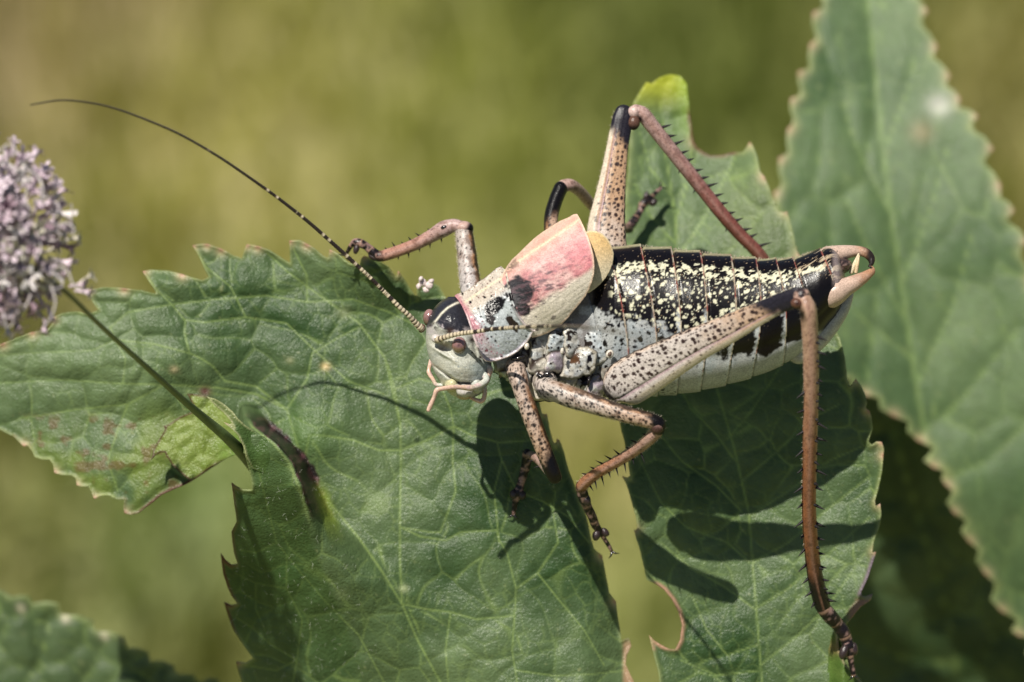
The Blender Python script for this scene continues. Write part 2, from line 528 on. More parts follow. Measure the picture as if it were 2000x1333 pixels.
# ------------------------------------------------------------------ leaves
G_DARK = (.034, .072, .022); G_MID = (.060, .105, .042); G_LIGHT = (.132, .184, .082); VEIN = (.27, .36, .11)
def densify(P, amp=0.0, seed=1, maxlen=26):
    """adds points along the margin and bows each tooth a little"""
    P = [tuple(map(float, p)) for p in P]; out = []
    n = len(P)
    rs = random.Random(seed)
    for i in range(n):
        a = P[i]; b = P[(i + 1) % n]
        out.append(a)
        L = math.hypot(b[0] - a[0], b[1] - a[1])
        k = int(L // maxlen)
        for j in range(1, k + 1):
            t = j / (k + 1)
            nx, ny = -(b[1] - a[1]) / L, (b[0] - a[0]) / L
            w = rs.uniform(-1, 1) * amp
            out.append((a[0] + (b[0] - a[0]) * t + nx * w, a[1] + (b[1] - a[1]) * t + ny * w))
    return out

def auto_teeth(side, size, depth, seed):
    """serrates a smooth margin (list of points): forward-leaning teeth"""
    rs = random.Random(seed); C = catmull([(x, y, 0) for x, y in side], 4)[:, :2]
    s = np.concatenate([[0], np.cumsum(np.linalg.norm(np.diff(C, axis=0), axis=1))])
    out = []; t = 0
    while t < s[-1]:
        L = size * rs.uniform(.7, 1.35); d = depth * rs.uniform(.6, 1.4)
        def at(u):
            u = min(u, s[-1]); return np.array([np.interp(u, s, C[:, 0]), np.interp(u, s, C[:, 1])])
        a = at(t); b = at(t + L * .8); c = at(t + L); tt = (c - a) / (np.linalg.norm(c - a) + 1e-9); nn = np.array([tt[1], -tt[0]])
        out.append(tuple(a)); out.append(tuple(at(t + L * .4) + nn * d * .75)); out.append(tuple(b + nn * d)); t += L
    out.append(tuple(C[-1]))
    return out

def leaf_fields(X, Y, prim, cells, seed, amp=0.055, stretch=(1, 1)):
    """vein mask and quilted relief from main veins plus an irregular network"""
    d1, w1 = seg_dist(X, Y, prim)
    e2, id2 = vor_edge(X * stretch[0], Y * stretch[1], cells[0], seed)
    e3, id3 = vor_edge(X * stretch[0], Y * stretch[1], cells[1], seed + 40, .3)
    e2 = np.where(d1 < w1 * 2.5, np.maximum(e2, 3), e2)
    v1 = np.exp(-(d1 / (w1 * .45 + .7)) ** 2)
    fade2 = .35 + .65 * smooth(.3, .7, fbm(X / 90, Y / 90, seed + 9, 2))
    v2 = np.exp(-(e2 / 1.7) ** 2) * fade2
    v3 = np.exp(-(e3 / 1.3) ** 2) * .40 * smooth(.35, .7, fbm(X / 70 + 5, Y / 70, seed + 19, 2))
    vein = np.maximum(v1, np.maximum(v2 * .8, v3))
    puff = (1 - np.exp(-(d1 / 11) ** 1.5)) * .55 + (1 - np.exp(-(d1 / 34) ** 2)) * .45 + (1 - np.exp(-(e2 / 9) ** 1.5)) * .60 + (1 - np.exp(-(e2 / 24) ** 2)) * .35 + (1 - np.exp(-(e3 / 5) ** 1.5)) * .16
    relief = amp * puff
    return vein, relief, id2, id3

def leaf_colour(X, Y, bd, vein, id2, id3, seed, bright=1.0, rim=4.0):
    n = len(X)
    f = fbm(X / 160, Y / 160, seed + 3, 4)
    base = mixc(full(n, G_DARK), full(n, G_LIGHT), np.clip(-.22 + 1.35 * f + .12 * (id2 - .5) + .06 * (id3 - .5), 0, 1))
    base = mixc(base, full(n, VEIN), vein * .60)
    sp = spots(X, Y, 46, 1.0, 3.4, .22, seed + 60, 1.5)
    sp = np.maximum(sp, spots(X, Y, 19, .8, 1.9, .35, seed + 64, 1.2) * .7)
    base = mixc(base, full(n, (.26, .28, .13)), sp * .6)
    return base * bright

def rim_colour(C, X, Y, bd, tips, w=5.0, seed=0, tipr=13.0):
    n = len(X)
    k = np.exp(-(bd / w) ** 2) * (.45 + .55 * fbm(X / 22, Y / 22, seed + 2, 2))
    C = mixc(C, full(n, (.30, .34, .14)), np.clip(k, 0, 1) * .8)
    dt = np.full(n, 1e9)
    for (tx, ty) in tips:
        dt = np.minimum(dt, np.hypot(X - tx, Y - ty))
    k = np.exp(-(dt / tipr) ** 2)
    C = mixc(C, full(n, (.44, .38, .22)), np.clip(k * 1.2, 0, 1) * .8)
    k2 = np.exp(-(dt / (tipr * .45)) ** 2)
    C = mixc(C, full(n, (.42, .20, .16)), k2 * .8)
    return C

# ---- leaf under the head of the cricket (the big one in front)
L1 = [(-70, 705), (5, 672), (33, 660), (63, 649), (90, 648), (97, 640), (108, 624), (101, 622), (120, 613), (150, 609), (176, 613), (192, 606), (180, 589),
      (171, 568), (203, 562), (243, 564), (275, 567), (297, 573), (308, 574), (293, 552), (279, 530), (297, 527), (330, 529), (356, 536), (378, 543), (396, 548), (409, 541),
      (392, 507), (376, 480), (390, 478), (405, 477), (432, 487), (455, 500), (473, 505), (477, 492), (482, 478), (504, 482), (525, 490), (546, 503), (567, 516), (566, 490),
      (565, 471), (585, 470), (600, 478), (612, 485), (630, 501), (641, 507), (644, 488), (660, 497), (680, 515), (702, 520), (706, 505), (711, 500), (737, 508), (760, 522), (776, 545),
      (779, 530), (793, 550), (806, 572), (816, 585), (815, 565), (828, 556), (844, 552), (858, 560), (866, 574), (880, 600), (910, 640), (970, 660), (1020, 690), (1040, 740),
      (1052, 780), (1060, 812), (1068, 808), (1074, 840), (1085, 874), (1089, 857), (1094, 862), (1102, 884), (1112, 922), (1129, 970), (1143, 1005), (1152, 1040), (1160, 1072),
      (1166, 1078), (1176, 1086), (1180, 1105), (1184, 1127), (1190, 1158), (1203, 1175), (1206, 1200), (1211, 1230), (1214, 1252), (1229, 1246), (1233, 1262), (1224, 1280),
      (1222, 1298), (1231, 1318), (1246, 1350), (1260, 1420), (1100, 1470), (800, 1475), (560, 1450), (500, 1400), (478, 1350), (471, 1327), (462, 1294), (480, 1297),
      (495, 1287), (486, 1275), (472, 1255), (458, 1234), (452, 1220), (444, 1197), (438, 1177), (452, 1184), (464, 1180), (453, 1165), (445, 1148), (436, 1122), (431, 1082),
      (440, 1096), (452, 1105), (464, 1103), (457, 1080), (454, 1061), (452, 1040), (462, 1020), (458, 990), (455, 966), (452, 943), (462, 952), (475, 958), (493, 958),
      (489, 928), (478, 886), (459, 887), (436, 900), (414, 913), (392, 928), (374, 940), (344, 954), (315, 967), (300, 980), (288, 989), (270, 1003), (256, 1006), (243, 1003),
      (241, 990), (243, 976), (228, 976), (212, 968), (196, 969), (184, 975), (178, 960), (172, 950), (160, 951), (150, 948), (148, 934), (138, 929), (120, 928), (106, 924), (104, 908), (97, 898), (84, 898), (68, 893), (62, 880), (54, 870), (46, 872), (36, 862), (27, 853), (0, 839), (-70, 825)]
L1_TIPS = [(5, 672), (101, 622), (171, 568), (279, 530), (376, 480), (482, 478), (565, 471), (644, 488), (711, 500), (779, 530), (1089, 857), (1176, 1086), (1203, 1175),
           (462, 1294), (438, 1177), (431, 1082), (452, 943), (243, 1003), (432, 487), (356, 536), (243, 564), (106, 924), (148, 948), (184, 975), (46, 872), (63, 649), (405, 477), (504, 482), (600, 478), (1068, 808)]
V1 = [(4.2, [(596, 890), (612, 940), (650, 990), (700, 1050), (745, 1115), (785, 1180), (815, 1250), (860, 1333), (890, 1420)]),
      (3.4, [(785, 1180), (781, 1090), (781, 1000), (783, 905), (782, 830), (771, 760), (757, 710)]),
      (3.0, [(782, 830), (752, 700), (700, 630), (655, 600), (600, 560), (560, 530), (520, 492)]),
      (3.4, [(596, 890), (604, 850), (640, 852), (690, 860), (740, 880), (783, 880), (830, 862), (886, 833), (920, 850), (975, 865), (1050, 860)]),
      (3.6, [(586, 885), (560, 800), (500, 770), (420, 757), (330, 752), (240, 750), (120, 742), (-60, 752)]),
      (3.2, [(560, 800), (500, 755), (440, 745), (415, 715), (395, 702), (370, 690), (300, 672), (225, 664), (180, 685), (60, 690), (-60, 700)]),
      (2.6, [(370, 690), (360, 650), (362, 625), (400, 630), (480, 620), (560, 632), (620, 690), (680, 745), (750, 770)]),
      (2.6, [(225, 664), (215, 640), (250, 610), (330, 596), (420, 585), (520, 578), (600, 590), (690, 585), (760, 610), (820, 640)]),
      (2.6, [(560, 800), (600, 740), (610, 690), (660, 660), (700, 640)]),
      (2.4, [(360, 625), (340, 600), (300, 560), (285, 535)]), (2.4, [(480, 620), (450, 560), (400, 520), (380, 485)]), (2.2, [(600, 590), (600, 540), (570, 480)]),
      (2.4, [(771, 760), (820, 740), (860, 752), (880, 800), (886, 833)]), (2.4, [(886, 833), (884, 900), (890, 960), (860, 1040), (840, 1040), (783, 1030)]),
      (2.4, [(783, 1030), (820, 1048), (870, 1056), (900, 1040), (970, 1036), (975, 1060), (965, 960), (980, 900), (970, 862)]),
      (2.6, [(785, 1180), (830, 1190), (880, 1196), (930, 1210), (1005, 1203), (1008, 1150), (990, 1080), (975, 1055)]),
      (2.4, [(1005, 1203), (1000, 1270), (1010, 1333), (1010, 1400)]), (2.4, [(1008, 1150), (1050, 1120), (1090, 1170), (1140, 1230), (1180, 1300)]),
      (2.2, [(1050, 1120), (1090, 1060), (1080, 1000), (1085, 960)]), (2.2, [(980, 900), (1010, 960), (1060, 980), (1110, 1010), (1150, 1060)]),
      (2.0, [(880, 1196), (870, 1270), (880, 1380)]), (2.0, [(1010, 1310), (1080, 1320), (1150, 1318), (1220, 1310)]),
      (2.2, [(320, 752), (250, 790), (150, 800), (60, 815)]), (2.0, [(330, 752), (360, 800), (420, 800)]), (2.2, [(250, 790), (230, 840), (210, 900), (230, 960)]),
      (2.0, [(240, 750), (245, 700), (225, 664)]),
      # veins of the folded lobe
      (2.6, [(500, 900), (520, 980), (540, 1060), (580, 1110), (640, 1180), (700, 1240), (750, 1333)]), (2.2, [(540, 1060), (500, 1080), (470, 1075)]),
      (2.2, [(560, 1090), (560, 1150), (500, 1140), (460, 1120)]), (2.2, [(560, 1150), (590, 1210), (580, 1290), (560, 1400)]), (2.0, [(580, 1290), (530, 1260), (490, 1225), (450, 1200)]),
      (2.0, [(580, 1290), (540, 1310), (480, 1300)]), (2.0, [(500, 1140), (500, 1190), (525, 1250)])]
CREST_Y = np.array([770, 800, 835, 868, 905, 955, 1010, 1060, 1130, 1250, 1400])
CREST_X = np.array([462, 474, 498, 540, 570, 590, 606, 622, 650, 700, 760])
def z_leaf1(X, Y):
    # broad form
    z = -2.42 + .10 * (fbm(X / 95, Y / 95, 12, 3) - .5) * 2 + .00085 * np.clip(Y - 650, -150, 900) * smooth(300, 700, X) + 0.26 * (fbm(X / 260, Y / 260, 11, 2) - .5) * 2
    z = z - .45 * smooth(350, -50, X)                              # left lobe bends away
    z = z + .2 * np.exp(-(((X - 250) / 260) ** 2 + ((Y - 700) / 55) ** 2)) - .12 * np.exp(-(((X - 250) / 260) ** 2 + ((Y - 830) / 40) ** 2))
    z = z - .5 * smooth(1130, 1240, X) * smooth(900, 1200, Y)
    z = z + .30 * np.exp(-(((X - 600) / 60) ** 2 + ((Y - 850) / 55) ** 2))
    z = z + .25 * smooth(560, 470, Y) * smooth(300, 700, X)
    z = z - .35 * smooth(560, 500, Y) * smooth(700, 300, X)
    z = z + .22 * np.exp(-(((X - 1020) / 110) ** 2 + ((Y - 850) / 140) ** 2))
    # the folded lobe stands up along a crest, then falls into the purple crease
    d = X - np.interp(Y, CREST_Y, CREST_X)
    w = np.interp(Y, [820, 950, 1010, 1080, 1150, 1250, 1400], [34, 34, 44, 110, 200, 280, 320])
    H = np.interp(Y, [785, 850, 950, 1060, 1200, 1333, 1450], [0, 2.0, 1.7, .85, -.10, -.80, -1.15])
    own = smooth(425, 445, X + np.clip(Y - 975, 0, 100))
    gate = smooth(464, 478, X + np.clip(Y - 895, 0, 60) * 2) * own
    right = 1 - smooth(0, 1, d / w)
    left = 1 + 0 * d
    z = z + H * np.where(d > 0, right, left) * gate
    z = z - .0016 * np.clip(-d - 10, 0, 300) * smooth(880, 930, Y) * own
    z = z + .55 * np.exp(-(((X - 715) / 75) ** 2 + ((Y - 520) / 60) ** 2))
    return z
F1 = {}
def zf1(X, Y, bd):
    vein, rel, i2, i3 = leaf_fields(X, Y, V1, (92, 33), 101, .046)
    rel = rel * (.85 + .7 * smooth(760, 560, Y) + .4 * smooth(500, 300, X))
    F1['f'] = (vein, i2, i3)
    tip = np.zeros(len(X))
    return z_leaf1(X, Y) + rel * (.35 + .65 * smooth(0, 22, bd)) + .05 * np.exp(-(bd / 5) ** 2)
def cf1(X, Y, bd, Z):
    vein, i2, i3 = F1['f']; n = len(X)
    C = leaf_colour(X, Y, bd, vein, i2, i3, 101)
    # the left lobe has its pale sheen painted in, yellowing and blotched along its lower edge
    yl = smooth(760, 900, Y + .25 * (X - 200)) * smooth(470, 330, X) * smooth(.25, .6, fbm(X / 60, Y / 60, 5, 3) + .25 * smooth(250, 0, X))
    C = mixc(C, full(n, (.15, .20, .035)), yl * .75)
    C = mixc(C, full(n, (.19, .25, .12)), smooth(480, 60, X) * smooth(830, 700, Y) * .55)
    br = smooth(.60, .72, fbm(X / 26 + 3, Y / 26, 77, 3)) * smooth(480, 380, X) * smooth(800, 830, Y)
    C = mixc(C, full(n, (.13, .075, .03)), br * .65)
    d = X - np.interp(Y, CREST_Y, CREST_X)
    own = smooth(425, 445, X + np.clip(Y - 975, 0, 100))
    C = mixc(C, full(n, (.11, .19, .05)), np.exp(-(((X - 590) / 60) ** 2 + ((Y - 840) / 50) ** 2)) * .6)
    # purple-black mottling along the crease
    pur = smooth(-3, 2, d + 9 * (fbm(X / 14, Y / 14, 8, 2) - .5)) * smooth(44, 34, d + 26 * (fbm(X / 17, Y / 17, 9, 2) - .5)) * smooth(800, 832, Y) * smooth(1024, 985, Y)
    tone = fbm(X / 9, Y / 9, 12, 3)
    C = mixc(C, mixc(full(n, (.012, .005, .008)), full(n, (.10, .04, .05)), smooth(.45, .7, tone)), pur * .95)
    yel = smooth(16, 26, d) * smooth(60, 40, d) * smooth(930, 970, Y) * smooth(1075, 1010, Y)
    C = mixc(C, full(n, (.19, .25, .035)), yel * .7)
    C = mixc(C, full(n, (.26, .34, .13)), np.exp(-((d + 5) / 3.0) ** 2) * smooth(815, 835, Y) * smooth(1040, 1000, Y) * .75)  # highlight along the crest, painted as a thin pale green line
    C = mixc(C, full(n, (.040, .085, .018)), smooth(-6, -20, d) * smooth(870, 910, Y) * own * smooth(1400, 1150, Y + .0 * X) * .6)  # shade of the folded lobe painted in as darker green
    # small galls and scars
    for (sx, sy, r, c) in [(636, 716, 9, (.55, .42, .20)), (340, 722, 8, (.45, .38, .22)), (672, 612, 14, (.20, .24, .12)), (815, 860, 6, (.03, .05, .02)), (788, 1150, 9, (.30, .34, .18)),
                           (668, 1160, 12, (.17, .22, .10)), (566, 704, 8, (.22, .24, .12)), (400, 765, 12, (.10, .04, .03))]:
        C = mixc(C, full(n, c), np.exp(-(np.hypot(X - sx, (Y - sy) * 1.2) / r) ** 2))
    C = rim_colour(C, X, Y, bd, L1_TIPS, 4.5, 3)
    # withered brown corner at the lower right margin and brown edge below
    C = mixc(C, full(n, (.33, .22, .13)), smooth(1212, 1222, X) * smooth(1240, 1262, Y))
    C = mixc(C, full(n, (.10, .035, .02)), smooth(7, 2, bd) * smooth(215, 300, X) * smooth(480, 440, X) * smooth(880, 900, Y))
    return C
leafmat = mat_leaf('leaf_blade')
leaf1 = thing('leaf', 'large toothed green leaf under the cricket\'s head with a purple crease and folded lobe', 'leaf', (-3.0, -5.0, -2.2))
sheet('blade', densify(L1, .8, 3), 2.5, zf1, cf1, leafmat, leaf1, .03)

# the curled back tab of the same leaf (its paler underside shows)
TAB = [(365, 769), (385, 771), (405, 775), (432, 787), (452, 803), (466, 822), (480, 850), (484, 888), (470, 884), (440, 897), (414, 912), (392, 928), (374, 940), (360, 930), (346, 918), (335, 907),
       (326, 893), (322, 884), (312, 884), (303, 890), (295, 898), (299, 880), (310, 860), (324, 836), (318, 833), (328, 830), (351, 815), (372, 806), (384, 803), (376, 790)]
def zft(X, Y, bd):
    u = (X - 380) * .6 + (Y - 790) * .8
    e, _ = vor_edge(X, Y, 34, 5, .3)
    return -1.80 + .12 * np.exp(-((u - 30) / 60) ** 2) + .0022 * np.clip(u - 20, 0, 90) + .035 * (1 - np.exp(-(e / 7) ** 2)) + .25 * smooth(420, 480, X)
def cft(X, Y, bd, Z):
    n = len(X)
    f = fbm(X / 18, Y / 18, 31, 4); e, _ = vor_edge(X, Y, 30, 6, .3)
    C = mixc(full(n, (.13, .19, .03)), full(n, (.22, .27, .065)), f)
    C = mixc(C, full(n, (.10, .19, .03)), smooth(405, 460, X) * smooth(820, 870, Y) * .6)
    C = mixc(C, full(n, (.24, .28, .10)), np.exp(-(e / 1.8) ** 2) * .4)
    C = mixc(C, full(n, (.07, .02, .015)), smooth(5, 1.5, bd) * .85 * smooth(460, 400, X))
    C = mixc(C, full(n, (.30, .32, .14)), smooth(7, 2, bd) * smooth(380, 430, X) * smooth(850, 800, Y) * .7)
    return C
tab = sheet('curled_lobe', densify(TAB, .5, 4, 12), 2.5, zft, cft, leafmat, leaf1, .025)
TIP = [(404, 775), (420, 779), (432, 786), (444, 795), (454, 804), (463, 816), (478, 830), (498, 843), (522, 860), (548, 884), (565, 905), (545, 925), (515, 925), (492, 915), (481, 892), (476, 872), (466, 852), (452, 838), (437, 825), (446, 828), (458, 836), (450, 822), (436, 806), (420, 792)]
def cftip(X, Y, bd, Z):
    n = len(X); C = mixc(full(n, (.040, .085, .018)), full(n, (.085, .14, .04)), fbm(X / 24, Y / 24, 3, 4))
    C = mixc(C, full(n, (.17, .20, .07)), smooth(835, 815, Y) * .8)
    C = mixc(C, full(n, (.36, .37, .19)), smooth(4.5, 1, bd) * smooth(505, 480, X) * .85)
    return mixc(C, full(n, (.45, .33, .24)), np.exp(-(np.hypot(X - 440, Y - 827) / 7) ** 2) * .8)
tipz = lambda X, Y, bd: z_leaf1(np.maximum(X, 500) - 0 * X, np.maximum(Y, 880)) + .05 + .18 * smooth(520, 440, X) - .10 * smooth(500, 560, X) + .03 * np.sin(X / 9)
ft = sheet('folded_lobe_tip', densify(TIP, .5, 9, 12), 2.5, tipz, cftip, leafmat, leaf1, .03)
tab['label'] = 'curled tab showing its paler yellowish underside'

# ---- leaf below the abdomen (hind leg stands on it)
L2 = [(1300, 640), (1450, 560), (1560, 560), (1600, 590), (1625, 630), (1640, 662), (1650, 700), (1655, 745), (1661, 757), (1671, 740), (1680, 752), (1690, 772), (1693, 788), (1690, 800), (1698, 803), (1702, 818), (1704, 838), (1696, 862), (1700, 872), (1711, 864), (1722, 864),
      (1726, 878), (1724, 904), (1719, 937), (1708, 980), (1710, 990), (1719, 984), (1721, 1005), (1716, 1032), (1706, 1060), (1703, 1080), (1711, 1079), (1706, 1095), (1696, 1125), (1684, 1152), (1679, 1163), (1690, 1166), (1705, 1160),
      (1700, 1172), (1680, 1185), (1668, 1200), (1655, 1217), (1640, 1240), (1646, 1262), (1655, 1290), (1668, 1312), (1682, 1333), (1700, 1370), (1700, 1450), (1500, 1480), (1320, 1460), (1296, 1370), (1286, 1310), (1275, 1270), (1268, 1241), (1278, 1252), (1294, 1262),
      (1308, 1269), (1320, 1269), (1329, 1250), (1333, 1222), (1326, 1195), (1314, 1172), (1298, 1152), (1282, 1141), (1264, 1133), (1258, 1106), (1252, 1080), (1243, 1052), (1238, 1034), (1247, 1044), (1243, 1010),
      (1232, 970), (1224, 945), (1215, 930), (1232, 936), (1228, 905), (1222, 870), (1214, 840), (1208, 780), (1230, 700)]
L2_TIPS = [(1671, 740), (1698, 803), (1722, 864), (1726, 890), (1719, 984), (1711, 1079), (1705, 1160), (1268, 1241), (1238, 1034), (1215, 930)]
V2 = [(4.0, [(1360, 640), (1400, 760), (1435, 880), (1462, 1000), (1470, 1100), (1478, 1200), (1488, 1333), (1500, 1460)]),
      (2.6, [(1435, 900), (1400, 850), (1350, 800), (1320, 740)]), (2.6, [(1448, 1000), (1400, 950), (1330, 900), (1290, 850), (1250, 800)]), (2.4, [(1465, 1100), (1420, 1060), (1340, 1030), (1290, 980), (1250, 900)]),
      (2.4, [(1474, 1190), (1420, 1150), (1350, 1110), (1290, 1060)]), (2.4, [(1480, 1260), (1420, 1280), (1380, 1230), (1350, 1160)]), (2.2, [(1484, 1310), (1400, 1320), (1330, 1290)]),
      (2.4, [(1420, 860), (1470, 800), (1510, 740), (1540, 690)]), (2.4, [(1450, 940), (1520, 880), (1580, 820), (1640, 790)]), (2.4, [(1462, 1010), (1540, 960), (1620, 900), (1690, 870)]),
      (2.2, [(1470, 1100), (1540, 1060), (1610, 1000), (1700, 930)]), (2.2, [(1474, 1190), (1540, 1150), (1620, 1080), (1700, 1010)]), (2.2, [(1484, 1300), (1560, 1240), (1620, 1180), (1690, 1080)])]
F2 = {}
def zf2(X, Y, bd):
    vein, rel, i2, i3 = leaf_fields(X, Y, V2, (84, 32), 211, .048)
    F2['f'] = (vein, i2, i3)
    mid = np.interp(Y, [560, 900, 1200, 1460], [1380, 1440, 1478, 1500])
    a = (X - mid) / 230
    z = -2.28 + .16 * np.abs(a) ** 1.7 + .1 * (fbm(X / 120, Y / 120, 21, 2) - .5)
    z = z + .12 * np.sin((Y - 600) / 62 + X / 90) * .5
    z = z + .22 * smooth(1590, 1700, X) * smooth(1000, 1290, Y)
    z = z - .5 * smooth(800, 600, Y)
    return z + rel * (.4 + .6 * smooth(0, 20, bd)) + .1 * np.exp(-(bd / 8) ** 2)
def cf2(X, Y, bd, Z):
    vein, i2, i3 = F2['f']; n = len(X)
    C = leaf_colour(X, Y, bd, vein, i2, i3, 211, 1.0)
    C = rim_colour(C, X, Y, bd, L2_TIPS, 5, 13)
    k = np.exp(-((np.hypot(X - 1272, (Y - 1205)) - 62) / 9) ** 2) * smooth(1258, 1275, X) * smooth(1340, 1325, X) * smooth(1130, 1142, Y) * smooth(1280, 1268, Y)
    C = mixc(C, full(n, (.42, .25, .17)), smooth(8, 3, bd) * smooth(1262, 1285, X) * smooth(1345, 1335, X) * smooth(1132, 1142, Y) * smooth(1275, 1266, Y))
    C = mixc(C, full(n, (.30, .19, .14)), smooth(1166, 1176, Y) * smooth(1226, 1200, Y) * smooth(1648, 1664, X) * smooth(16, 8, bd))
    C = mixc(C, full(n, (.16, .12, .15)), smooth(1078, 1092, Y) * smooth(1172, 1160, Y) * smooth(1660, 1680, X) * smooth(8, 3, bd))
    return C
leaf2 = thing('leaf', 'cupped green leaf below the abdomen with a round bite in its left margin', 'leaf', (4.5, -6.5, -3.2))
sheet('blade', densify(L2, .8, 5), 3.5, zf2, cf2, leafmat, leaf2, .03)
TABB = [(1618, 1268), (1622, 1245), (1630, 1232), (1634, 1240), (1636, 1270), (1650, 1296), (1664, 1310), (1680, 1330), (1705, 1380), (1700, 1430), (1640, 1430), (1626, 1370), (1616, 1320)]
def cfb(X, Y, bd, Z):
    n = len(X); C = mixc(full(n, (.06, .12, .02)), full(n, (.12, .18, .04)), fbm(X / 20, Y / 20, 3, 3))
    C = mixc(C, full(n, (.40, .33, .20)), smooth(5, 1, bd) * smooth(1626, 1634, X) * .8)
    return mixc(C, full(n, (.25, .16, .07)), np.exp(-(np.hypot(X - 1630, Y - 1265) / 14) ** 2) * .8)
t2 = sheet('curled_lobe', densify(TABB, .5, 4, 12), 3, lambda X, Y, bd: -2.15 + .45 * smooth(1616, 1650, X) - .3 * smooth(1640, 1700, X), cfb, leafmat, leaf2, .03)

# ---- leaf behind the raised hind leg
L3 = [(1208, 700), (1205, 600), (1210, 470), (1218, 410), (1228, 320), (1232, 240), (1238, 200), (1250, 180), (1263, 161), (1270, 167), (1280, 158), (1290, 152), (1311, 146), (1329, 149), (1341, 164), (1345, 200), (1350, 239), (1353, 262),
      (1356, 276), (1362, 288), (1375, 298), (1389, 304), (1410, 303), (1434, 297), (1450, 298), (1456, 290), (1464, 277), (1471, 288), (1478, 305), (1484, 335), (1493, 346), (1503, 368), (1512, 395), (1524, 418), (1537, 413), (1543, 430), (1550, 458),
      (1556, 490), (1566, 505), (1575, 520), (1590, 560), (1560, 680), (1400, 760), (1260, 760)]
L3_TIPS = [(1263, 161), (1356, 276), (1464, 277), (1493, 346), (1537, 413), (1562, 500)]
V3 = [(4, [(1330, 740), (1325, 560), (1320, 430), (1300, 300), (1290, 200)]), (2.8, [(1325, 500), (1380, 420), (1420, 340), (1440, 300)]), (2.8, [(1328, 580), (1400, 520), (1470, 440), (1510, 390)]),
      (2.6, [(1320, 430), (1345, 350), (1352, 280)]), (2.4, [(1310, 380), (1270, 330), (1250, 260)]), (2.4, [(1322, 480), (1270, 420), (1240, 360)]), (2.6, [(1330, 660), (1440, 590), (1540, 500)])]
F3 = {}
def zf3(X, Y, bd):
    vein, rel, i2, i3 = leaf_fields(X, Y, V3, (80, 32), 311, .055)
    F3['f'] = (vein, i2, i3)
    return -4.3 - 1.2 * smooth(650, 150, Y) + .0022 * np.abs(X - 1325) + rel + .18 * np.sin(X / 33) * smooth(520, 300, Y) * smooth(1345, 1360, X)
def cf3(X, Y, bd, Z):
    vein, i2, i3 = F3['f']; n = len(X)
    C = leaf_colour(X, Y, bd, vein, i2, i3, 311, 1.1)
    C = rim_colour(C, X, Y, bd, L3_TIPS, 7, 23, 14)
    C = mixc(C, full(n, (.38, .40, .03)), smooth(235, 155, Y) * .95)
    C = mixc(C, full(n, (.19, .30, .03)), smooth(1300, 1345, X) * smooth(300, 230, Y) * .6)
    C = mixc(C, full(n, (.12, .05, .03)), smooth(8, 3, bd) * smooth(1335, 1345, X) * smooth(200, 230, Y) * smooth(1450, 1430, X) * .9 * smooth(320, 300, Y))
    C = mixc(C, full(n, (.19, .22, .09)), smooth(1370, 1450, X) * smooth(300, 400, Y) * smooth(560, 460, Y) * .3)
    return C
leaf3 = thing('leaf', 'leaf with a yellow rounded tip behind the raised hind leg', 'leaf', (4.0, 0.0, -4.6))
sheet('blade', densify(L3, .8, 6), 5, zf3, cf3, leafmat, leaf3, .035)

# ---- big soft leaf on the right, and an added dark leaf standing in for its shade
left4 = [(1575, 660), (1548, 560), (1530, 460), (1528, 380), (1542, 290), (1565, 200), (1590, 100), (1612, 0), (1640, -90)]
right4 = [(1690, -150), (1740, -70), (1790, 30), (1830, 130), (1870, 210), (1905, 270), (1930, 340), (1962, 420), (1995, 520), (2040, 650), (2120, 800), (2180, 950)]
low4 = [(2200, 1330), (2080, 1300), (2000, 1230), (1930, 1110), (1880, 1000), (1840, 900), (1770, 820), (1690, 760), (1620, 710), (1575, 660)]
L4 = auto_teeth(left4, 52, 17, 3)[:-1] + auto_teeth(right4, 58, 20, 4) + auto_teeth(low4, 60, 22, 5)[:-1]
V4 = [(10, [(1850, 1250), (1830, 1000), (1790, 750), (1752, 500), (1725, 300), (1705, 100), (1690, -60)]), (4.5, [(1790, 760), (1860, 600), (1900, 450)]), (4.5, [(1760, 560), (1820, 400), (1850, 290)]),
      (4.5, [(1775, 640), (1700, 500), (1650, 380)]), (4.5, [(1745, 430), (1670, 280), (1640, 180)]), (4.5, [(1800, 850), (1880, 780), (1990, 640)]), (4.5, [(1725, 300), (1780, 160), (1790, 80)]), (4, [(1780, 700), (1680, 620), (1590, 540)]),
      (4, [(1820, 950), (1930, 900), (2080, 760)])]
F4 = {}
def zf4(X, Y, bd):
    vein, rel, i2, i3 = leaf_fields(X, Y, V4, (110, 50), 411, .055, (1.0, .55))
    F4['f'] = (vein, i2, i3)
    mid = np.interp(Y, [-60, 300, 750, 1250], [1690, 1725, 1790, 1850])
    return -11.2 - 1.4 * smooth(500, -100, Y) + .0018 * np.abs(X - mid) + rel * 1.2 - 1.2 * smooth(900, 1300, Y)
def cf4(X, Y, bd, Z):
    vein, i2, i3 = F4['f']; n = len(X)
    C = leaf_colour(X, Y, bd, vein, i2, i3, 411, 1.15)
    C = mixc(C, full(n, (.12, .18, .085)), .35)
    C = rim_colour(C, X, Y, bd, [p for i, p in enumerate(L4) if i % 3 == 2], 9, 33, 15)
    C = mixc(C, full(n, (.50, .48, .45)), np.exp(-(np.hypot((X - 1835) / 1.1, Y - 205) / 22) ** 2) * .8)
    C = mixc(C, full(n, (.34, .24, .14)), np.exp(-(np.hypot(X - 1800, Y - 258) / 22) ** 2) * .5)
    return C
leaf4 = thing('leaf', 'largest blurred pale green leaf rising to the top right edge', 'leaf', (9.0, -4.0, -11.4))
sheet('blade', L4, 8, zf4, cf4, leafmat, leaf4, .05)

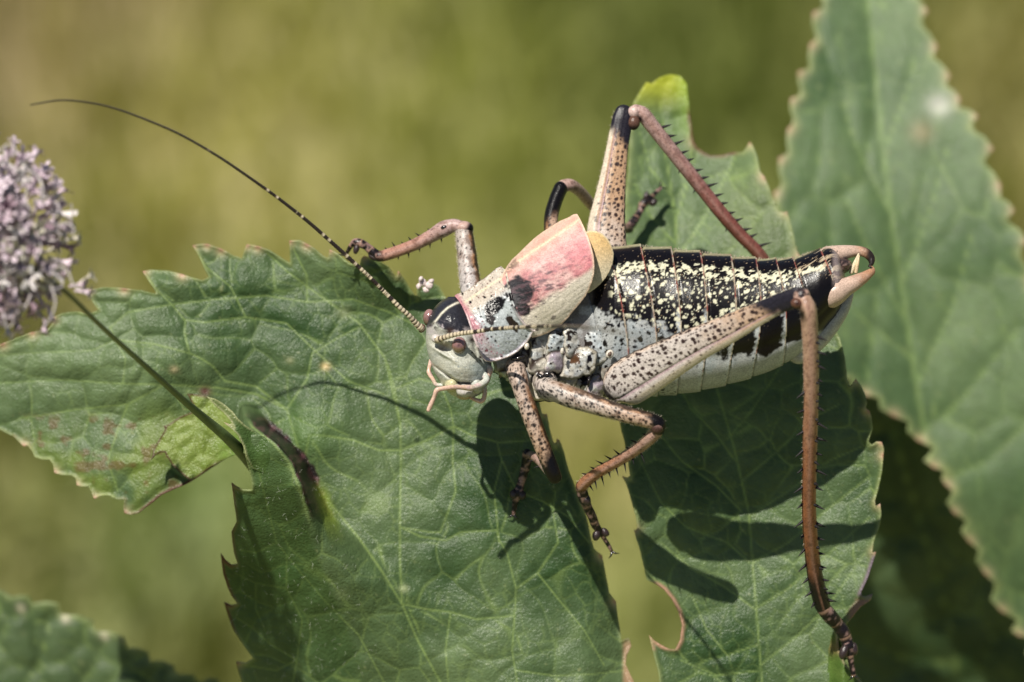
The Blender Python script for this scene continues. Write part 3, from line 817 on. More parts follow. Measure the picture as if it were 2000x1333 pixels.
L5 = auto_teeth([(1500, 1500), (1540, 1200), (1550, 900), (1560, 650), (1600, 560)], 70, 18, 8)[:-1] + [(1800, 560), (2050, 640), (2200, 900), (2260, 1300), (2200, 1600), (1800, 1640)]
V5 = [(7, [(1680, 600), (1760, 900), (1850, 1200), (1900, 1500)]), (4, [(1740, 850), (1620, 800)]), (4, [(1800, 1050), (1680, 1050), (1600, 1000)]), (4, [(1850, 1200), (1950, 1100), (2060, 1000)]), (4, [(1870, 1300), (1740, 1280), (1650, 1240)])]
F5 = {}
def zf5(X, Y, bd):
    vein, rel, i2, i3 = leaf_fields(X, Y, V5, (120, 55), 511, .08)
    F5['f'] = (vein, i2, i3)
    return -13.6 + rel * 2 - .0040 * (X - 1600) - .0054 * (Y - 700)  # tilted away from the sun so the stand-in turns dark
def cf5(X, Y, bd, Z):
    vein, i2, i3 = F5['f']
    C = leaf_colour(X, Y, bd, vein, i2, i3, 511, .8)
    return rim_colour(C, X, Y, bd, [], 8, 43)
shade_leaf = thing('leaf', 'dark leaf added to stand for shade on the large blurred leaf at lower right', 'leaf', (8.0, -8.0, -15.6))
sheet('blade', L5, 12, zf5, cf5, leafmat, shade_leaf, .05)

# ---- blurred leaf in the lower left corner
topc = [(-120, 1140), (-20, 1160), (60, 1178), (130, 1205), (210, 1245), (290, 1290), (360, 1330), (430, 1345), (520, 1400)]
L6 = auto_teeth(topc, 66, 13, 12) + [(560, 1500), (300, 1640), (-100, 1640), (-250, 1400)]
V6 = [(6, [(-150, 1400), (50, 1380), (250, 1420), (420, 1480)]), (4, [(20, 1385), (80, 1290), (100, 1200)]), (4, [(120, 1390), (180, 1310), (210, 1250)]), (4, [(220, 1410), (280, 1350), (310, 1300)]), (4, [(-80, 1390), (-10, 1270), (0, 1170)])]
F6 = {}
def zf6(X, Y, bd):
    vein, rel, i2, i3 = leaf_fields(X, Y, V6, (80, 34), 611, .10)
    F6['f'] = (vein, i2, i3)
    return -9.0 + rel - .0015 * (Y - 1200)
def cf6(X, Y, bd, Z):
    vein, i2, i3 = F6['f']
    C = leaf_colour(X, Y, bd, vein, i2, i3, 611, .85)
    C = rim_colour(C, X, Y, bd, [], 7, 53)
    for t in [(41, 1184), (128, 1204), (204, 1238), (247, 1245), (318, 1275), (404, 1306)]:
        C = mixc(C, full(len(X), (.62, .55, .42)), np.exp(-(np.hypot(X - t[0], Y - t[1] - 4) / 8) ** 2) * .9)
    return C
leaf6 = thing('leaf', 'blurred dark green leaf corner with pale tooth tips at lower left', 'leaf', (-9.0, -7.0, -9.1))
sheet('blade', L6, 8, zf6, cf6, leafmat, leaf6, .05)

# ---- leaf stalks running out below the picture to the soil
stalkmat = mat_cuticle('leaf_stalk_green', .5, .3, 6, attr=False, color=(.11, .16, .05))
def petiole(leaf, a, z, out):
    top = to_local(a[0], a[1], z)
    pts = [(a[0], a[1], z - .05, 9), (a[0] + out[0] * .4, a[1] + out[1] * .4, z - .5, 11), (a[0] + out[0], a[1] + out[1], z - 1.5, 13),
           (a[0] + out[0] * 1.1, a[1] + 3500, z - 22, 15), (a[0] + out[0], a[1] + 8600, z - 52, 18)]
    tube('petiole', pts, stalkmat, leaf, step=60, res=10)
petiole(leaf1, (880, 1400), -2.2, (60, 300)); petiole(leaf2, (1500, 1440), -3.5, (30, 300)); petiole(leaf4, (2120, 1290), -13.2, (60, 300))
petiole(shade_leaf, (1900, 1560), -16.3, (30, 260)); petiole(leaf6, (-80, 1560), -9.7, (-60, 260)); petiole(leaf3, (1340, 740), -4.6, (30, 900))

# ---- fine white hairs on the folded lobe
def hairs(parent, name, region, n, zfun, seed, ln=(6, 13), keep=None):
    r = random.Random(seed); V = []; F = []
    while n > 0:
        x = r.uniform(region[0], region[2]); y = r.uniform(region[1], region[3])
        if keep is not None and not keep(x, y): continue
        n -= 1
        z = float(zfun(np.array([x]), np.array([y]))[0]) + .10
        a = r.gauss(-1.2, .9); L = r.uniform(*ln)
        p0 = to_local(x, y, z); p2 = to_local(x + math.cos(a) * L, y + math.sin(a) * L, z + r.uniform(.02, .09)); pm = (p0 + p2) / 2 + np.array([0, 0, .03])
        w = .0030
        b = len(V)
        for p, ww in ((p0, w), (pm, w * .8)):
            for k in range(3):
                t = k * 2.094; V.append(p + np.array([math.cos(t) * ww, math.sin(t) * ww, math.sin(t + 1) * ww]))
        V.append(p2)
        for k in range(3):
            F.append((b + k, b + (k + 1) % 3, b + 3 + (k + 1) % 3, b + 3 + k)); F.append((b + 3 + k, b + 3 + (k + 1) % 3, b + 6))
    m = mat_cuticle('leaf_hair_white', .4, 0, 5, attr=False, color=(.45, .48, .38))
    o = make_mesh(name, np.array(V), F, m, parent); o['kind'] = 'stuff'
    return o
hairs(leaf1, 'leaf_hair', (445, 900, 720, 1333), 190, z_leaf1, 5, keep=lambda x, y: inside(np.array([x]), np.array([y]), L1)[0] and x < np.interp(y, CREST_Y, CREST_X) + 60)
hairs(leaf1, 'leaf_hair', (500, 520, 1150, 1333), 150, z_leaf1, 6, (4, 7), keep=lambda x, y: inside(np.array([x]), np.array([y]), L1)[0])

# ------------------------------------------------------------------ flower head and its stalk at the left
def build_flower():
    fl = thing('flower_head', 'faded mauve flower head with curly stamens at the left edge', 'flower', to_local(0, 470, 5.8))
    corem = mat_cuticle('flower_core', .7, .6, 4, attr=False, color=(.36, .28, .28))
    blob('flower_core', (-22, 465, 5.7), (92, 120, 95), corem, fl, warp=.5)
    # one floret mesh: a bent tube with four flared lobes; three colour kinds share it
    def floret_mesh(name, colr, seed):
        r = random.Random(seed); V = []; F = []
        for (h, rad) in ((0, .028), (.10, .026), (.19, .036), (.25, .062)):
            for k in range(6):
                a = k * math.pi / 3; V.append((math.cos(a) * rad + h * .15, math.sin(a) * rad, h))
        for j in range(3):
            for k in range(6): F.append((j * 6 + k, j * 6 + (k + 1) % 6, (j + 1) * 6 + (k + 1) % 6, (j + 1) * 6 + k))
        for k in range(5):
            a = k * 2 * math.pi / 5 + r.uniform(-.2, .2); b = len(V); w = .026; L = r.uniform(.06, .11); up = r.uniform(-.02, .05)
            ca, sa = math.cos(a), math.sin(a); bx, by = ca * .055 + .0375, sa * .055
            V += [(bx - sa * w, by + ca * w, .245), (bx + sa * w, by - ca * w, .245), (bx + ca * L * .6 + sa * w * 1.2, by + sa * L * .6 - ca * w * 1.2, .26 + up), (bx + ca * L, by + sa * L, .25 + up * 1.5),
                  (bx + ca * L * .6 - sa * w * 1.2, by + sa * L * .6 + ca * w * 1.2, .26 + up)]
            F.append((b, b + 1, b + 2, b + 3, b + 4))
        me = bpy.data.meshes.new(name); me.from_pydata(V, [], F); me.update()
        me.polygons.foreach_set('use_smooth', np.ones(len(me.polygons), bool))
        me.materials.append(mat_cuticle('floret_' + colr[0], .55, .2, 6, sss=.0, attr=False, color=colr[1], var=.3))
        return me
    kinds = [floret_mesh('floret', ('mauve', (.60, .47, .53)), 1), floret_mesh('floret', ('pale', (.74, .68, .66)), 2), floret_mesh('floret', ('dark', (.38, .26, .31)), 3), floret_mesh('floret', ('cream', (.62, .57, .46)), 4),
             floret_mesh('floret', ('pink', (.66, .54, .60)), 9)]
    base = base_of(fl); r = random.Random(4)
    N = 430; cnt = 0
    for i in range(N):
        t = (i + .5) / N; ph = i * 2.39996
        zz = 1 - 2 * t; rr = math.sqrt(1 - zz * zz)
        d = Vector((rr * math.cos(ph), zz, rr * math.sin(ph)))
        if d.z < -.35 or d.x < -.75: continue
        if cnt >= 290: break
        cnt += 1
        k = r.uniform(.78, 1.0) if r.random() < .7 else r.uniform(1.0, 1.2)
        c = to_local(-22 + d.x * 112 * k, 462 - d.y * 142 * k, 5.7 + d.z * 1.1 * k)
        o = bpy.data.objects.new('floret', kinds[r.choices([0, 1, 2, 3, 4], [5, 6, 2, 3, 6])[0]])
        link(o, fl)
        dd = (d + Vector((r.gauss(0, .35), r.gauss(0, .35), r.gauss(0, .35)))).normalized()
        q = dd.to_track_quat('Z', 'Y').to_matrix().to_4x4() @ Matrix.Rotation(r.uniform(0, 6.28), 4, 'Z')
        s = r.uniform(1.0, 1.7)
        o.matrix_parent_inverse = Matrix.Identity(4)
        o.matrix_basis = Matrix.Translation(Vector(c - base)) @ q @ Matrix.Scale(s, 4)
    # hanging florets below and beside
    for (x, y, a) in [(150, 560, 0), (160, 572, .3), (168, 548, -.4), (95, 612, 1.4), (85, 634, 1.7), (14, 612, 1.4), (12, 640, 1.5), (140, 470, 0), (28, 292, -1.2), (75, 585, 1.2), (60, 600, 1.6), (130, 450, -.2), (105, 395, -.6)]:
        o = bpy.data.objects.new('floret', kinds[r.randrange(5)]); link(o, fl)
        q = Vector((math.cos(a), -math.sin(a), .3)).to_track_quat('Z', 'Y').to_matrix().to_4x4()
        o.matrix_basis = Matrix.Translation(Vector(to_local(x - 14 * math.cos(a), y - 14 * math.sin(a), 6.0) - base)) @ q @ Matrix.Scale(1.15, 4)
    # curly pale filaments, each looping out and back
    fm = mat_cuticle('stamen_thread', .6, .1, 6, attr=False, color=(.48, .43, .42))
    spec = [((45, 330), (75, 345), (84, 375), (70, 398)), ((20, 330), (60, 335), (80, 360), (82, 400)), ((55, 345), (52, 375), (48, 395), (60, 410)), ((105, 440), (130, 436), (145, 448), (140, 462)),
            ((100, 530), (118, 545), (122, 560), (105, 565)), ((60, 575), (50, 600), (30, 625), (18, 640)), ((100, 560), (108, 590), (100, 620), (88, 635)), ((118, 520), (135, 535), (142, 555), (160, 565)),
            ((10, 570), (14, 590), (8, 610), (12, 640)), ((90, 400), (112, 396), (114, 412), (108, 425)), ((-5, 300), (15, 282), (30, 290), (28, 305)), ((40, 470), (66, 455), (80, 480), (72, 505)), ((20, 400), (45, 392), (60, 410), (50, 430))]
    for s_ in spec:
        z0 = r.uniform(6.2, 6.9)
        tube('stamen', [(x, y, z0 + .1 * k, 1.7 - .2 * k) for k, (x, y) in enumerate(s_)], fm, fl, step=6, res=6)
    for k in range(46):
        a = r.uniform(-1.9, 1.9); R = r.uniform(85, 118); x = -12 + math.cos(a) * R; y = 465 + math.sin(a) * R * 1.22; z0 = r.uniform(5.3, 6.4)
        L = r.uniform(16, 44); b = a + r.uniform(-.8, .8); c = b + r.uniform(-1.5, 1.5)
        tube('stamen', [(x, y, z0, 1.4), (x + math.cos(b) * L * .5, y + math.sin(b) * L * .5, z0 + .1, 1.2), (x + math.cos(b) * L * .5 + math.cos(c) * L * .4, y + math.sin(b) * L * .5 + math.sin(c) * L * .4, z0 + .15, 1.0)], fm, fl, step=6, res=5)
    # small flower stalk stub that runs down into the leaf axil
    def cs(s, w, f, q):
        n = len(s); C = mixc(full(n, (.17, .20, .07)), full(n, (.10, .15, .045)), smooth(.2, .8, f))
        C = mixc(C, full(n, (.06, .07, .03)), smooth(.1, .5, np.abs(np.sin(w * .9))) * .35)
        return mixc(C, full(n, (.20, .11, .07)), smooth(.3, .0, f) * .5 * fbm(s / 9, w, 3, 2))
    st = tube('flower_stem', [(60, 520, 5.8, 4.2), (128, 571, 5.3, 4.4), (200, 640, 4.2, 4.8), (280, 712, 2.8, 5.4), (350, 775, 1.5, 6.6), (400, 818, .4, 8.5), (440, 852, -.2, 10.5), (474, 886, -1.0, 12), (505, 925, -2.2, 12)],
              mat_cuticle('flower_stem_green', .45, .35, 7), fl, cs, 4, 18)
    return fl
build_flower()
# ------------------------------------------------------------------ the cricket
BLACK = (.004, .003, .0035); CREAM = (.60, .58, .42); PALE = (.35, .36, .355); SKIN = (.40, .31, .255); ORANGE = (.34, .15, .055); RUST = (.27, .11, .060); BONE = (.60, .52, .42)
cut = mat_cuticle('cricket_cuticle', .22, .22, 10, spec=.28)
cutleg = mat_cuticle('cricket_leg_cuticle', .25, .30, 12, spec=.28)
cr = thing('bush_cricket', 'black, grey and cream bush cricket with short pink wings sitting across the leaves', 'cricket', to_local(1180, 700, -1.0))

# --- trunk: thorax and abdomen in one skin
BX = np.array([935, 980, 1040, 1100, 1150, 1180, 1250, 1300, 1350, 1400, 1450, 1500, 1550, 1580, 1605, 1625, 1640, 1652])
BT = np.array([615, 575, 550, 535, 505, 482, 481, 485, 491, 497, 503, 507, 504, 494, 486, 482, 497, 520])
BB = np.array([690, 712, 728, 742, 752, 764, 774, 773, 767, 757, 744, 727, 702, 683, 655, 628, 612, 590])
SEG = [(1195, 528), (1252, 486), (1312, 492), (1369, 500), (1429, 508), (1477, 515), (1516, 518), (1549, 514), (1600, 500)]
SEGX_T = np.array([1188, 1252, 1312, 1369, 1429, 1477, 1516, 1549, 1603])
SEGX_B = np.array([1232, 1285, 1322, 1368, 1418, 1468, 1530, 1580, 1634])
def seg_coord(x, t):
    """running number of the ring at x, bent a little from back (t=1) to belly (t=-1)"""
    k = (1 - t) / 2
    xs = x - 14 * np.sin(k * math.pi)
    res = np.zeros(np.shape(x))
    ks = k ** 1.2
    edges = [SEGX_T[i] * (1 - ks) + SEGX_B[i] * ks for i in range(len(SEGX_T))]
    res = np.full(np.shape(x), -1.0)
    prev = edges[0] - 60
    for i, e in enumerate(edges):
        fr = np.clip((xs - prev) / (e - prev + 1e-6), 0, 1)
        res = np.where(xs >= prev, i + fr, res)
        prev = e
    res = np.where(xs > prev, len(edges) + np.clip((xs - prev) / 60, 0, .98), res)
    return res

def build_trunk():
    nu, nv = 420, 300
    xs = np.linspace(BX[0], BX[-1], nu)
    def sm(a):
        v = np.interp(xs, BX, a); k = np.ones(13) / 13
        return np.convolve(np.pad(v, 6, mode='edge'), k, 'valid')
    top = sm(BT); bot = sm(BB)
    # visible half gets most of the rings
    ph = np.concatenate([np.linspace(-math.pi * .55, math.pi * .55, 230), np.linspace(math.pi * .55, 2 * math.pi - math.pi * .55, nv - 230 + 2)[1:-1]])
    nv = len(ph)
    Xc = xs[:, None] + 0 * ph[None, :]
    c = (top + bot) / 2; r = (bot - top) / 2
    endk = np.sqrt(np.clip(1 - ((xs - 1636) / 16.2) ** 2, .0, 1)); endk = np.where(xs < 1636, 1, endk)
    start = np.sqrt(np.clip(1 - ((950 - xs) / 15.5) ** 2, 0, 1)); start = np.where(xs > 950, 1, start)
    r = r * endk * start
    t = np.sin(ph)[None, :] + 0 * Xc; cz = np.cos(ph)[None, :] + 0 * Xc
    sc = seg_coord(Xc, t)
    fr = sc - np.floor(sc)
    on = (sc >= 0)
    groove = (.45 + .55 * smooth(-.5, -.1, t)) * np.where(on, .042 * (fr ** 1.5) - .040 * np.exp(-((fr) / .06) ** 2) - .006, 0)
    # segment flanks: a soft pleat low on the side
    pleat = -.035 * np.exp(-((t + .55) / .10) ** 2) * smooth(1250, 1330, Xc)
    rr = r[:, None] * (1 + groove + pleat)
    Y = c[:, None] - rr * t
    depth = np.interp(xs, [935, 1000, 1100, 1150, 1200, 1250, 1350, 1500, 1600, 1652], [40, 50, 58, 72, 98, 104, 104, 90, 76, 62])[:, None] * (endk * start)[:, None] * (1 + groove + pleat)
    Z = (np.interp(xs, [935, 1100, 1300, 1650], [.35, .18, .05, 0])[:, None] + depth / 100 * cz)
    V = to_local(Xc.ravel(), Y.ravel(), Z.ravel())
    # ---- colours
    x = Xc.ravel(); y = Y.ravel(); tt = t.ravel(); s = sc.ravel(); f = fr.ravel(); n = len(x)
    w = (ph[None, :] * r[:, None] + 0 * Xc).ravel()          # arc length round the body
    nz = fbm(x / 22, w / 22, 41, 4); nf = fbm(x / 7, w / 7, 43, 3)
    C = full(n, PALE)
    C = mixc(C, full(n, (.30, .335, .35)), smooth(.45, .7, nz) * .7)
    C = mixc(C, full(n, BLACK), np.maximum(spots(x, w, 14, 2.2, 6.0, .92, 50, 1.3, .5), spots(x, w, 6.5, .6, 1.5, .5, 52, .9)) * smooth(1160, 1175, x) * smooth(1400, 1330, x))
    # black back: lower limit wanders and steps with each ring
    lim = np.interp(x, [1150, 1200, 1260, 1300, 1350, 1400, 1450, 1640], [612, 620, 630, 640, 664, 696, 704, 704]) + 34 * (nz - .5) + 22 * (nf - .5) + 16 * (f - .5)
    C = mixc(C, full(n, BLACK), smooth(lim + 5, lim - 5, y) * smooth(1140, 1160, x))
    # belly: grey-white below a ragged border, black blotches along the flank of rings 4..7
    bl = np.interp(x, [1300, 1400, 1440, 1500, 1550, 1600], [735, 722, 712, 690, 665, 650]) + 26 * (nz - .5)
    belly = smooth(bl - 4, bl + 4, y)
    C = mixc(C, full(n, (.36, .37, .365)), belly * smooth(1280, 1340, x))
    C = mixc(C, full(n, (.25, .26, .27)), belly * spots(x, w, 11, 1, 2.4, .5, 57, 1.5) * .5)
    pale_gap = smooth(.78, .90, f + .28 * (nf - .5)) * smooth(595, 625, y) * smooth(1270, 1285, x)
    C = mixc(C, full(n, (.40, .42, .42)), pale_gap * smooth(1600, 1570, x))
    C = mixc(C, full(n, BLACK), pale_gap * spots(x, w, 9, 1, 2.4, .7, 58, 1) * .9)
    # cream stripe and peppering of cream spots
    yc = np.interp(x, [1180, 1250, 1300, 1400, 1500, 1560, 1610], [530, 520, 520, 533, 542, 534, 522])
    half = np.interp(x, [1190, 1300, 1400, 1500, 1550, 1620], [7, 8, 9, 8, 6, 2.5])
    band = smooth(half + 3, half - 1, np.abs(y - yc) + 17 * (fbm(x / 7, w / 7, 61, 3) - .5)) * smooth(.47, .51, fbm(x / 8, w / 8, 62, 2) + .02)
    lo = np.interp(x, [1200, 1300, 1400, 1480, 1560], [612, 640, 650, 626, 548])
    zone = smooth(yc - 6, yc + 2, y) * smooth(lo + 8, lo - 8, y) * smooth(1575, 1555, x) * smooth(1185, 1200, x)
    sp = np.maximum(spots(x, w, 12.0, 1.7, 5.4, .66, 63, 1.0, .5), spots(x + 5, w + 3, 7, .8, 2.3, .42, 66, .9, .4))
    C = mixc(C, full(n, CREAM), np.clip(band + sp * zone, 0, 1) * .95)
    fine = spots(x, w, 8, .4, 1.3, .35, 70, .8) * smooth(lo + 40, lo, y) * smooth(1160, 1180, x)
    C = mixc(C, full(n, (.45, .33, .20)), fine * .8)
    streak = smooth(.62, .70, fbm(x / 26, w / 5, 71, 2)) * smooth(1545, 1570, x) * smooth(552, 540, y)
    C = mixc(C, full(n, (.42, .33, .22)), streak * .8)
    # pale median line that shows as the upper outline
    C = mixc(C, full(n, (.40, .36, .22)), smooth(.955, .985, tt) * smooth(1600, 1560, x) * (.5 + .5 * nf))
    # ring hems: thin reddish-cream border at the rear of every ring
    hem = np.exp(-((f - .985) / .022) ** 2) * on.ravel() * smooth(1180, 1195, x)
    hc = mixc(full(n, (.33, .10, .075)), full(n, (.55, .46, .34)), smooth(.35, .65, fbm(x / 12, w / 12, 80, 2) + .2 * smooth(600, 680, y)))
    C = mixc(C, hc, np.clip(hem * 1.2, 0, 1) * (1 - belly * .6))
    C = mixc(C, C * .35, np.exp(-(f / .05) ** 2) * on.ravel() * .7)
    C = mixc(C, full(n, BLACK), smooth(1560, 1580, x) * smooth(545, 552, y) * smooth(655, 640, y))
    C = mixc(C, full(n, (.30, .24, .23)), smooth(1622, 1632, x) * smooth(570, 550, y) * .6)
    # front: dark membranes between the thorax plates
    C = mixc(C, full(n, (.10, .08, .07)), smooth(1165, 1140, x) * smooth(.42, .6, nz))
    C = mixc(C, full(n, (.36, .36, .36)), smooth(1165, 1140, x) * .35)
    m, k = Xc.shape
    ii, jj = np.meshgrid(np.arange(m - 1), np.arange(k), indexing='ij'); j2 = (jj + 1) % k
    F = np.stack([ii * k + jj, (ii + 1) * k + jj, (ii + 1) * k + j2, ii * k + j2], -1).reshape(-1, 4)
    make_mesh('body', V, F, cut, cr, C)
build_trunk()

# --- side plates of the thorax: one sculpted skin of overlapping plates
PLATES = [  # x, y, half width, half height, turn, top height, crown, kind
    (980, 712, 24, 16, .1, .55, .30, 'cream'), (1000, 722, 26, 14, -.2, .62, .34, 'dark'), (1032, 684, 16, 28, -.2, .62, .32, 'umber'), (1052, 690, 18, 34, -.12, .74, .34, 'streak'),
    (1053, 716, 20, 16, -.1, .80, .34, 'cream'), (1087, 672, 17, 24, .10, .82, .36, 'spot'), (1086, 706, 18, 22, .06, .82, .38, 'lilac'), (1118, 668, 16, 32, -.16, .86, .34, 'pale'),
    (1130, 708, 32, 27, -.05, .90, .32, 'brown'), (1160, 672, 26, 40, -.22, .80, .38, 'spot'), (1196, 692, 24, 38, .42, .74, .36, 'hollow'), (1186, 722, 30, 18, -.35, .70, .34, 'cream'),
    (1166, 756, 17, 22, .2, .66, .34, 'lilac'), (1137, 748, 24, 18, .15, .60, .28, 'black'), (1104, 742, 22, 14, .2, .60, .26, 'cream'), (1052, 754, 26, 26, .2, .62, .34, 'cream'),
    (1012, 738, 22, 20, 0, .64, .30, 'lilac'), (1132, 628, 34, 26, -.5, .70, .30, 'dark'), (1076, 640, 40, 22, 0, .62, .26, 'umber'), (1060, 735, 17, 13, -.2, .78, .26, 'black')]
THO = [(962, 700), (985, 660), (1030, 630), (1080, 605), (1130, 592), (1165, 600), (1178, 640), (1205, 655), (1224, 680), (1222, 710), (1205, 742), (1190, 775), (1165, 782), (1120, 776), (1080, 785), (1040, 786), (1022, 765), (990, 745), (965, 725)]
TH = {}
def zth(X, Y, bd):
    wob = 11 * (fbm(X / 15, Y / 15, 88, 2) - .5)
    best = np.full(len(X), -.2); who = np.full(len(X), -1); ed = np.ones(len(X)); second = np.full(len(X), -.2)
    for i, (px, py, rx, ry, a, zt, cr_, kd) in enumerate(PLATES):
        u = ((X - px) * math.cos(a) + (Y - py) * math.sin(a) + wob) / rx; v = (-(X - px) * math.sin(a) + (Y - py) * math.cos(a) - wob) / ry
        e = (np.abs(u + .15 * v) ** 3.4 + np.abs(v) ** 3.4) ** (1 / 3.4)
        z = np.where(e < 1.12, zt - .10 + cr_ * (np.clip(1.12 - e, 0, 1.12) / 1.12) ** .33 * .62 + .10 * u * np.sign(rx - 20), -.2)
        if kd == 'hollow': z = z - .22 * np.exp(-(u ** 2 + v ** 2) / .30)
        k = z > best
        second = np.where(k, best, np.maximum(second, z)); best = np.where(k, z, best); who = np.where(k, i, who); ed = np.where(k, e, ed)
    TH['d'] = (who, ed, best - second)
    best = np.maximum(best, .35)
    return best + .035 * (fbm(X / 8, Y / 8, 89, 3) - .5) - .25 * smooth(6, 0, bd)
def cth(X, Y, bd, Z):
    who, ed, gap = TH['d']; n = len(X); C = full(n, (.12, .10, .085)); nz = fbm(X / 9, Y / 9, 90, 4)
    for i, pl in enumerate(PLATES):
        kd = pl[7]; px, py = pl[0], pl[1]
        D = mixc(full(n, PALE), full(n, (.42, .40, .35)), smooth(.3, .7, nz))
        if kd == 'spot': D = mixc(full(n, (.33, .38, .41)), full(n, (.42, .42, .40)), nz); D = mixc(D, full(n, BLACK), spots(X, Y, 9.5, 1.3, 3.4, .8, 91 + i, 1.0))
        if kd == 'pale': D = mixc(D, full(n, BLACK), spots(X, Y, 12, 1.2, 2.4, .6, 91 + i, 1.0))
        if kd in ('cream', 'lilac', 'pale', 'spot'): D = mixc(D, full(n, (.02, .014, .012)), smooth(.60, .66, fbm(X / 10, Y / 10, 98 + i, 3)))
        if kd == 'lilac': D = mixc(D, full(n, (.33, .27, .32)), smooth(.3, .6, fbm(X / 14, Y / 9, 92, 2)) * .85)
        if kd == 'cream': D = mixc(full(n, (.46, .42, .33)), full(n, (.36, .34, .31)), nz)
        if kd == 'dark': D = mixc(D, full(n, (.010, .008, .008)), smooth(.40, .48, fbm(X / 12, Y / 12, 93, 3)))
        if kd == 'black': D = mixc(D, full(n, (.008, .007, .008)), smooth(.36, .42, fbm(X / 10, Y / 10, 94, 3)))
        if kd == 'umber': D = mixc(full(n, (.05, .03, .02)), full(n, (.22, .19, .17)), smooth(.5, .65, nz))
        if kd == 'streak': D = mixc(D, full(n, (.015, .010, .009)), smooth(3, 7, np.abs(X - 1056 - .12 * (Y - 690)) + 6 * (nz - .5)) * smooth(.35, .5, fbm(X / 12, Y / 12, 95, 3)))
        if kd == 'brown':
            D = mixc(D, full(n, BLACK), spots(X, Y, 10, 1, 2.8, .6, 96, 1.0))
            D = mixc(D, full(n, (.075, .035, .015)), smooth(12, 9, np.maximum(np.abs(X - 1123) * 1.15, np.abs(Y - 700)) + 5 * (nz - .5)))
            D = mixc(D, full(n, BLACK), smooth(14, 20, X - 1128) * smooth(.45, .55, fbm(X / 8, Y / 8, 97, 2)))
        if kd == 'hollow': D = mixc(D, full(n, (.22, .16, .24)), np.exp(-(np.hypot((X - 1192), (Y - 690) * .8) / 17) ** 2) * .9)
        D = mixc(D, full(n, (.50, .45, .35)), smooth(.80, .95, ed) * .55)
        C = np.where((who == i)[:, None], D, C)
    C = mixc(C, full(n, (.035, .022, .016)), smooth(.09, .0, gap) * .95)
    C = mixc(C, full(n, (.03, .02, .016)), smooth(1.02, 1.1, ed) * .7)
    return C
sheet('thorax_plate', densify(THO, 2, 5, 10), 1.5, zth, cth, cut, cr, .06)
blob('spiracle', (1191, 692, 1.12), (8, 9, 6), mat_cuticle('spiracle_rim', .3, .1, 8, attr=False, color=(.55, .50, .42)), cr, rot=.4, n=(16, 10))
blob('spiracle', (1191, 692, 1.16), (4, 5.5, 4), mat_cuticle('spiracle_slit', .5, .1, 8, attr=False, color=(.10, .06, .04)), cr, rot=.4, n=(14, 8))
blob('spiracle', (1029, 677, 1.0), (5, 7, 6), mat_cuticle('spiracle_rim', .3), cr, rot=.2, n=(14, 8))
blob('spiracle', (1098, 686, 1.15), (4, 7, 5), mat_cuticle('spiracle_rim', .3), cr, rot=.1, n=(14, 8))
# black beads and folds at the leg roots
bead = mat_cuticle('black_bead', .16, .05, 8, attr=False, color=(.012, .010, .012), spec=.7)
for (x, y, z, rx, ry, a) in [(1000, 722, .80, 14, 5, -.2), (1012, 699, .84, 15, 5, -.2), (1056, 736, .92, 9, 5, .6), (1068, 731, .96, 9, 4, -.4), (1150, 744, .86, 3.5, 13, .1)]:
    blob('coxal_fold', (x, y, z), (rx, ry, 8), bead, cr, rot=a, n=(18, 12), warp=.3)

# --- saddle (pronotum): wraps the front of the thorax; leans up towards the wings
EX = np.array([.82, -.572]); EY = np.array([.572, .82])
def ab(X, Y):
    return (X - 887) * EX[0] + (Y - 578) * EX[1], (X - 887) * EY[0] + (Y - 578) * EY[1]
PRO = [(887, 578), (893, 574), (905, 571), (918, 563), (932, 552), (944, 545), (957, 535), (968, 525), (978, 520), (990, 530), (996, 560), (1003, 590), (1012, 615), (1026, 635), (1046, 648), (1041, 650), (1036, 661), (1031, 668), (1022, 678), (1011, 688), (998, 696),
       (985, 701), (970, 706), (958, 708), (948, 706), (942, 700), (938, 692), (931, 676), (925, 660), (919, 641), (911, 618), (902, 598), (893, 584)]
def z_shell(a, b):
    return -.05 + 1.22 * np.sqrt(np.clip(1 - ((b - 98) / 108) ** 2, 0.001, 1)) + .0004 * a
def zfp(X, Y, bd):
    a, b = ab(X, Y)
    z = z_shell(a, b) + .06 * np.exp(-((a - 4) / 7) ** 2) * .5
    z = z - .05 * np.exp(-((a - 62) / 10) ** 2) * smooth(40, 80, b)     # transverse furrow
    z = z + .035 * np.exp(-(bd / 4) ** 2)
    z = z - .05 * smooth(78, 98, a) * smooth(120, 95, b)
    return z + .022 * (fbm(X / 7, Y / 7, 3, 3) - .5) - .012 * spots(X, Y, 7, .8, 1.8, .8, 44, 1.2) + .03 * np.exp(-((bd - 2) / 2.2) ** 2)
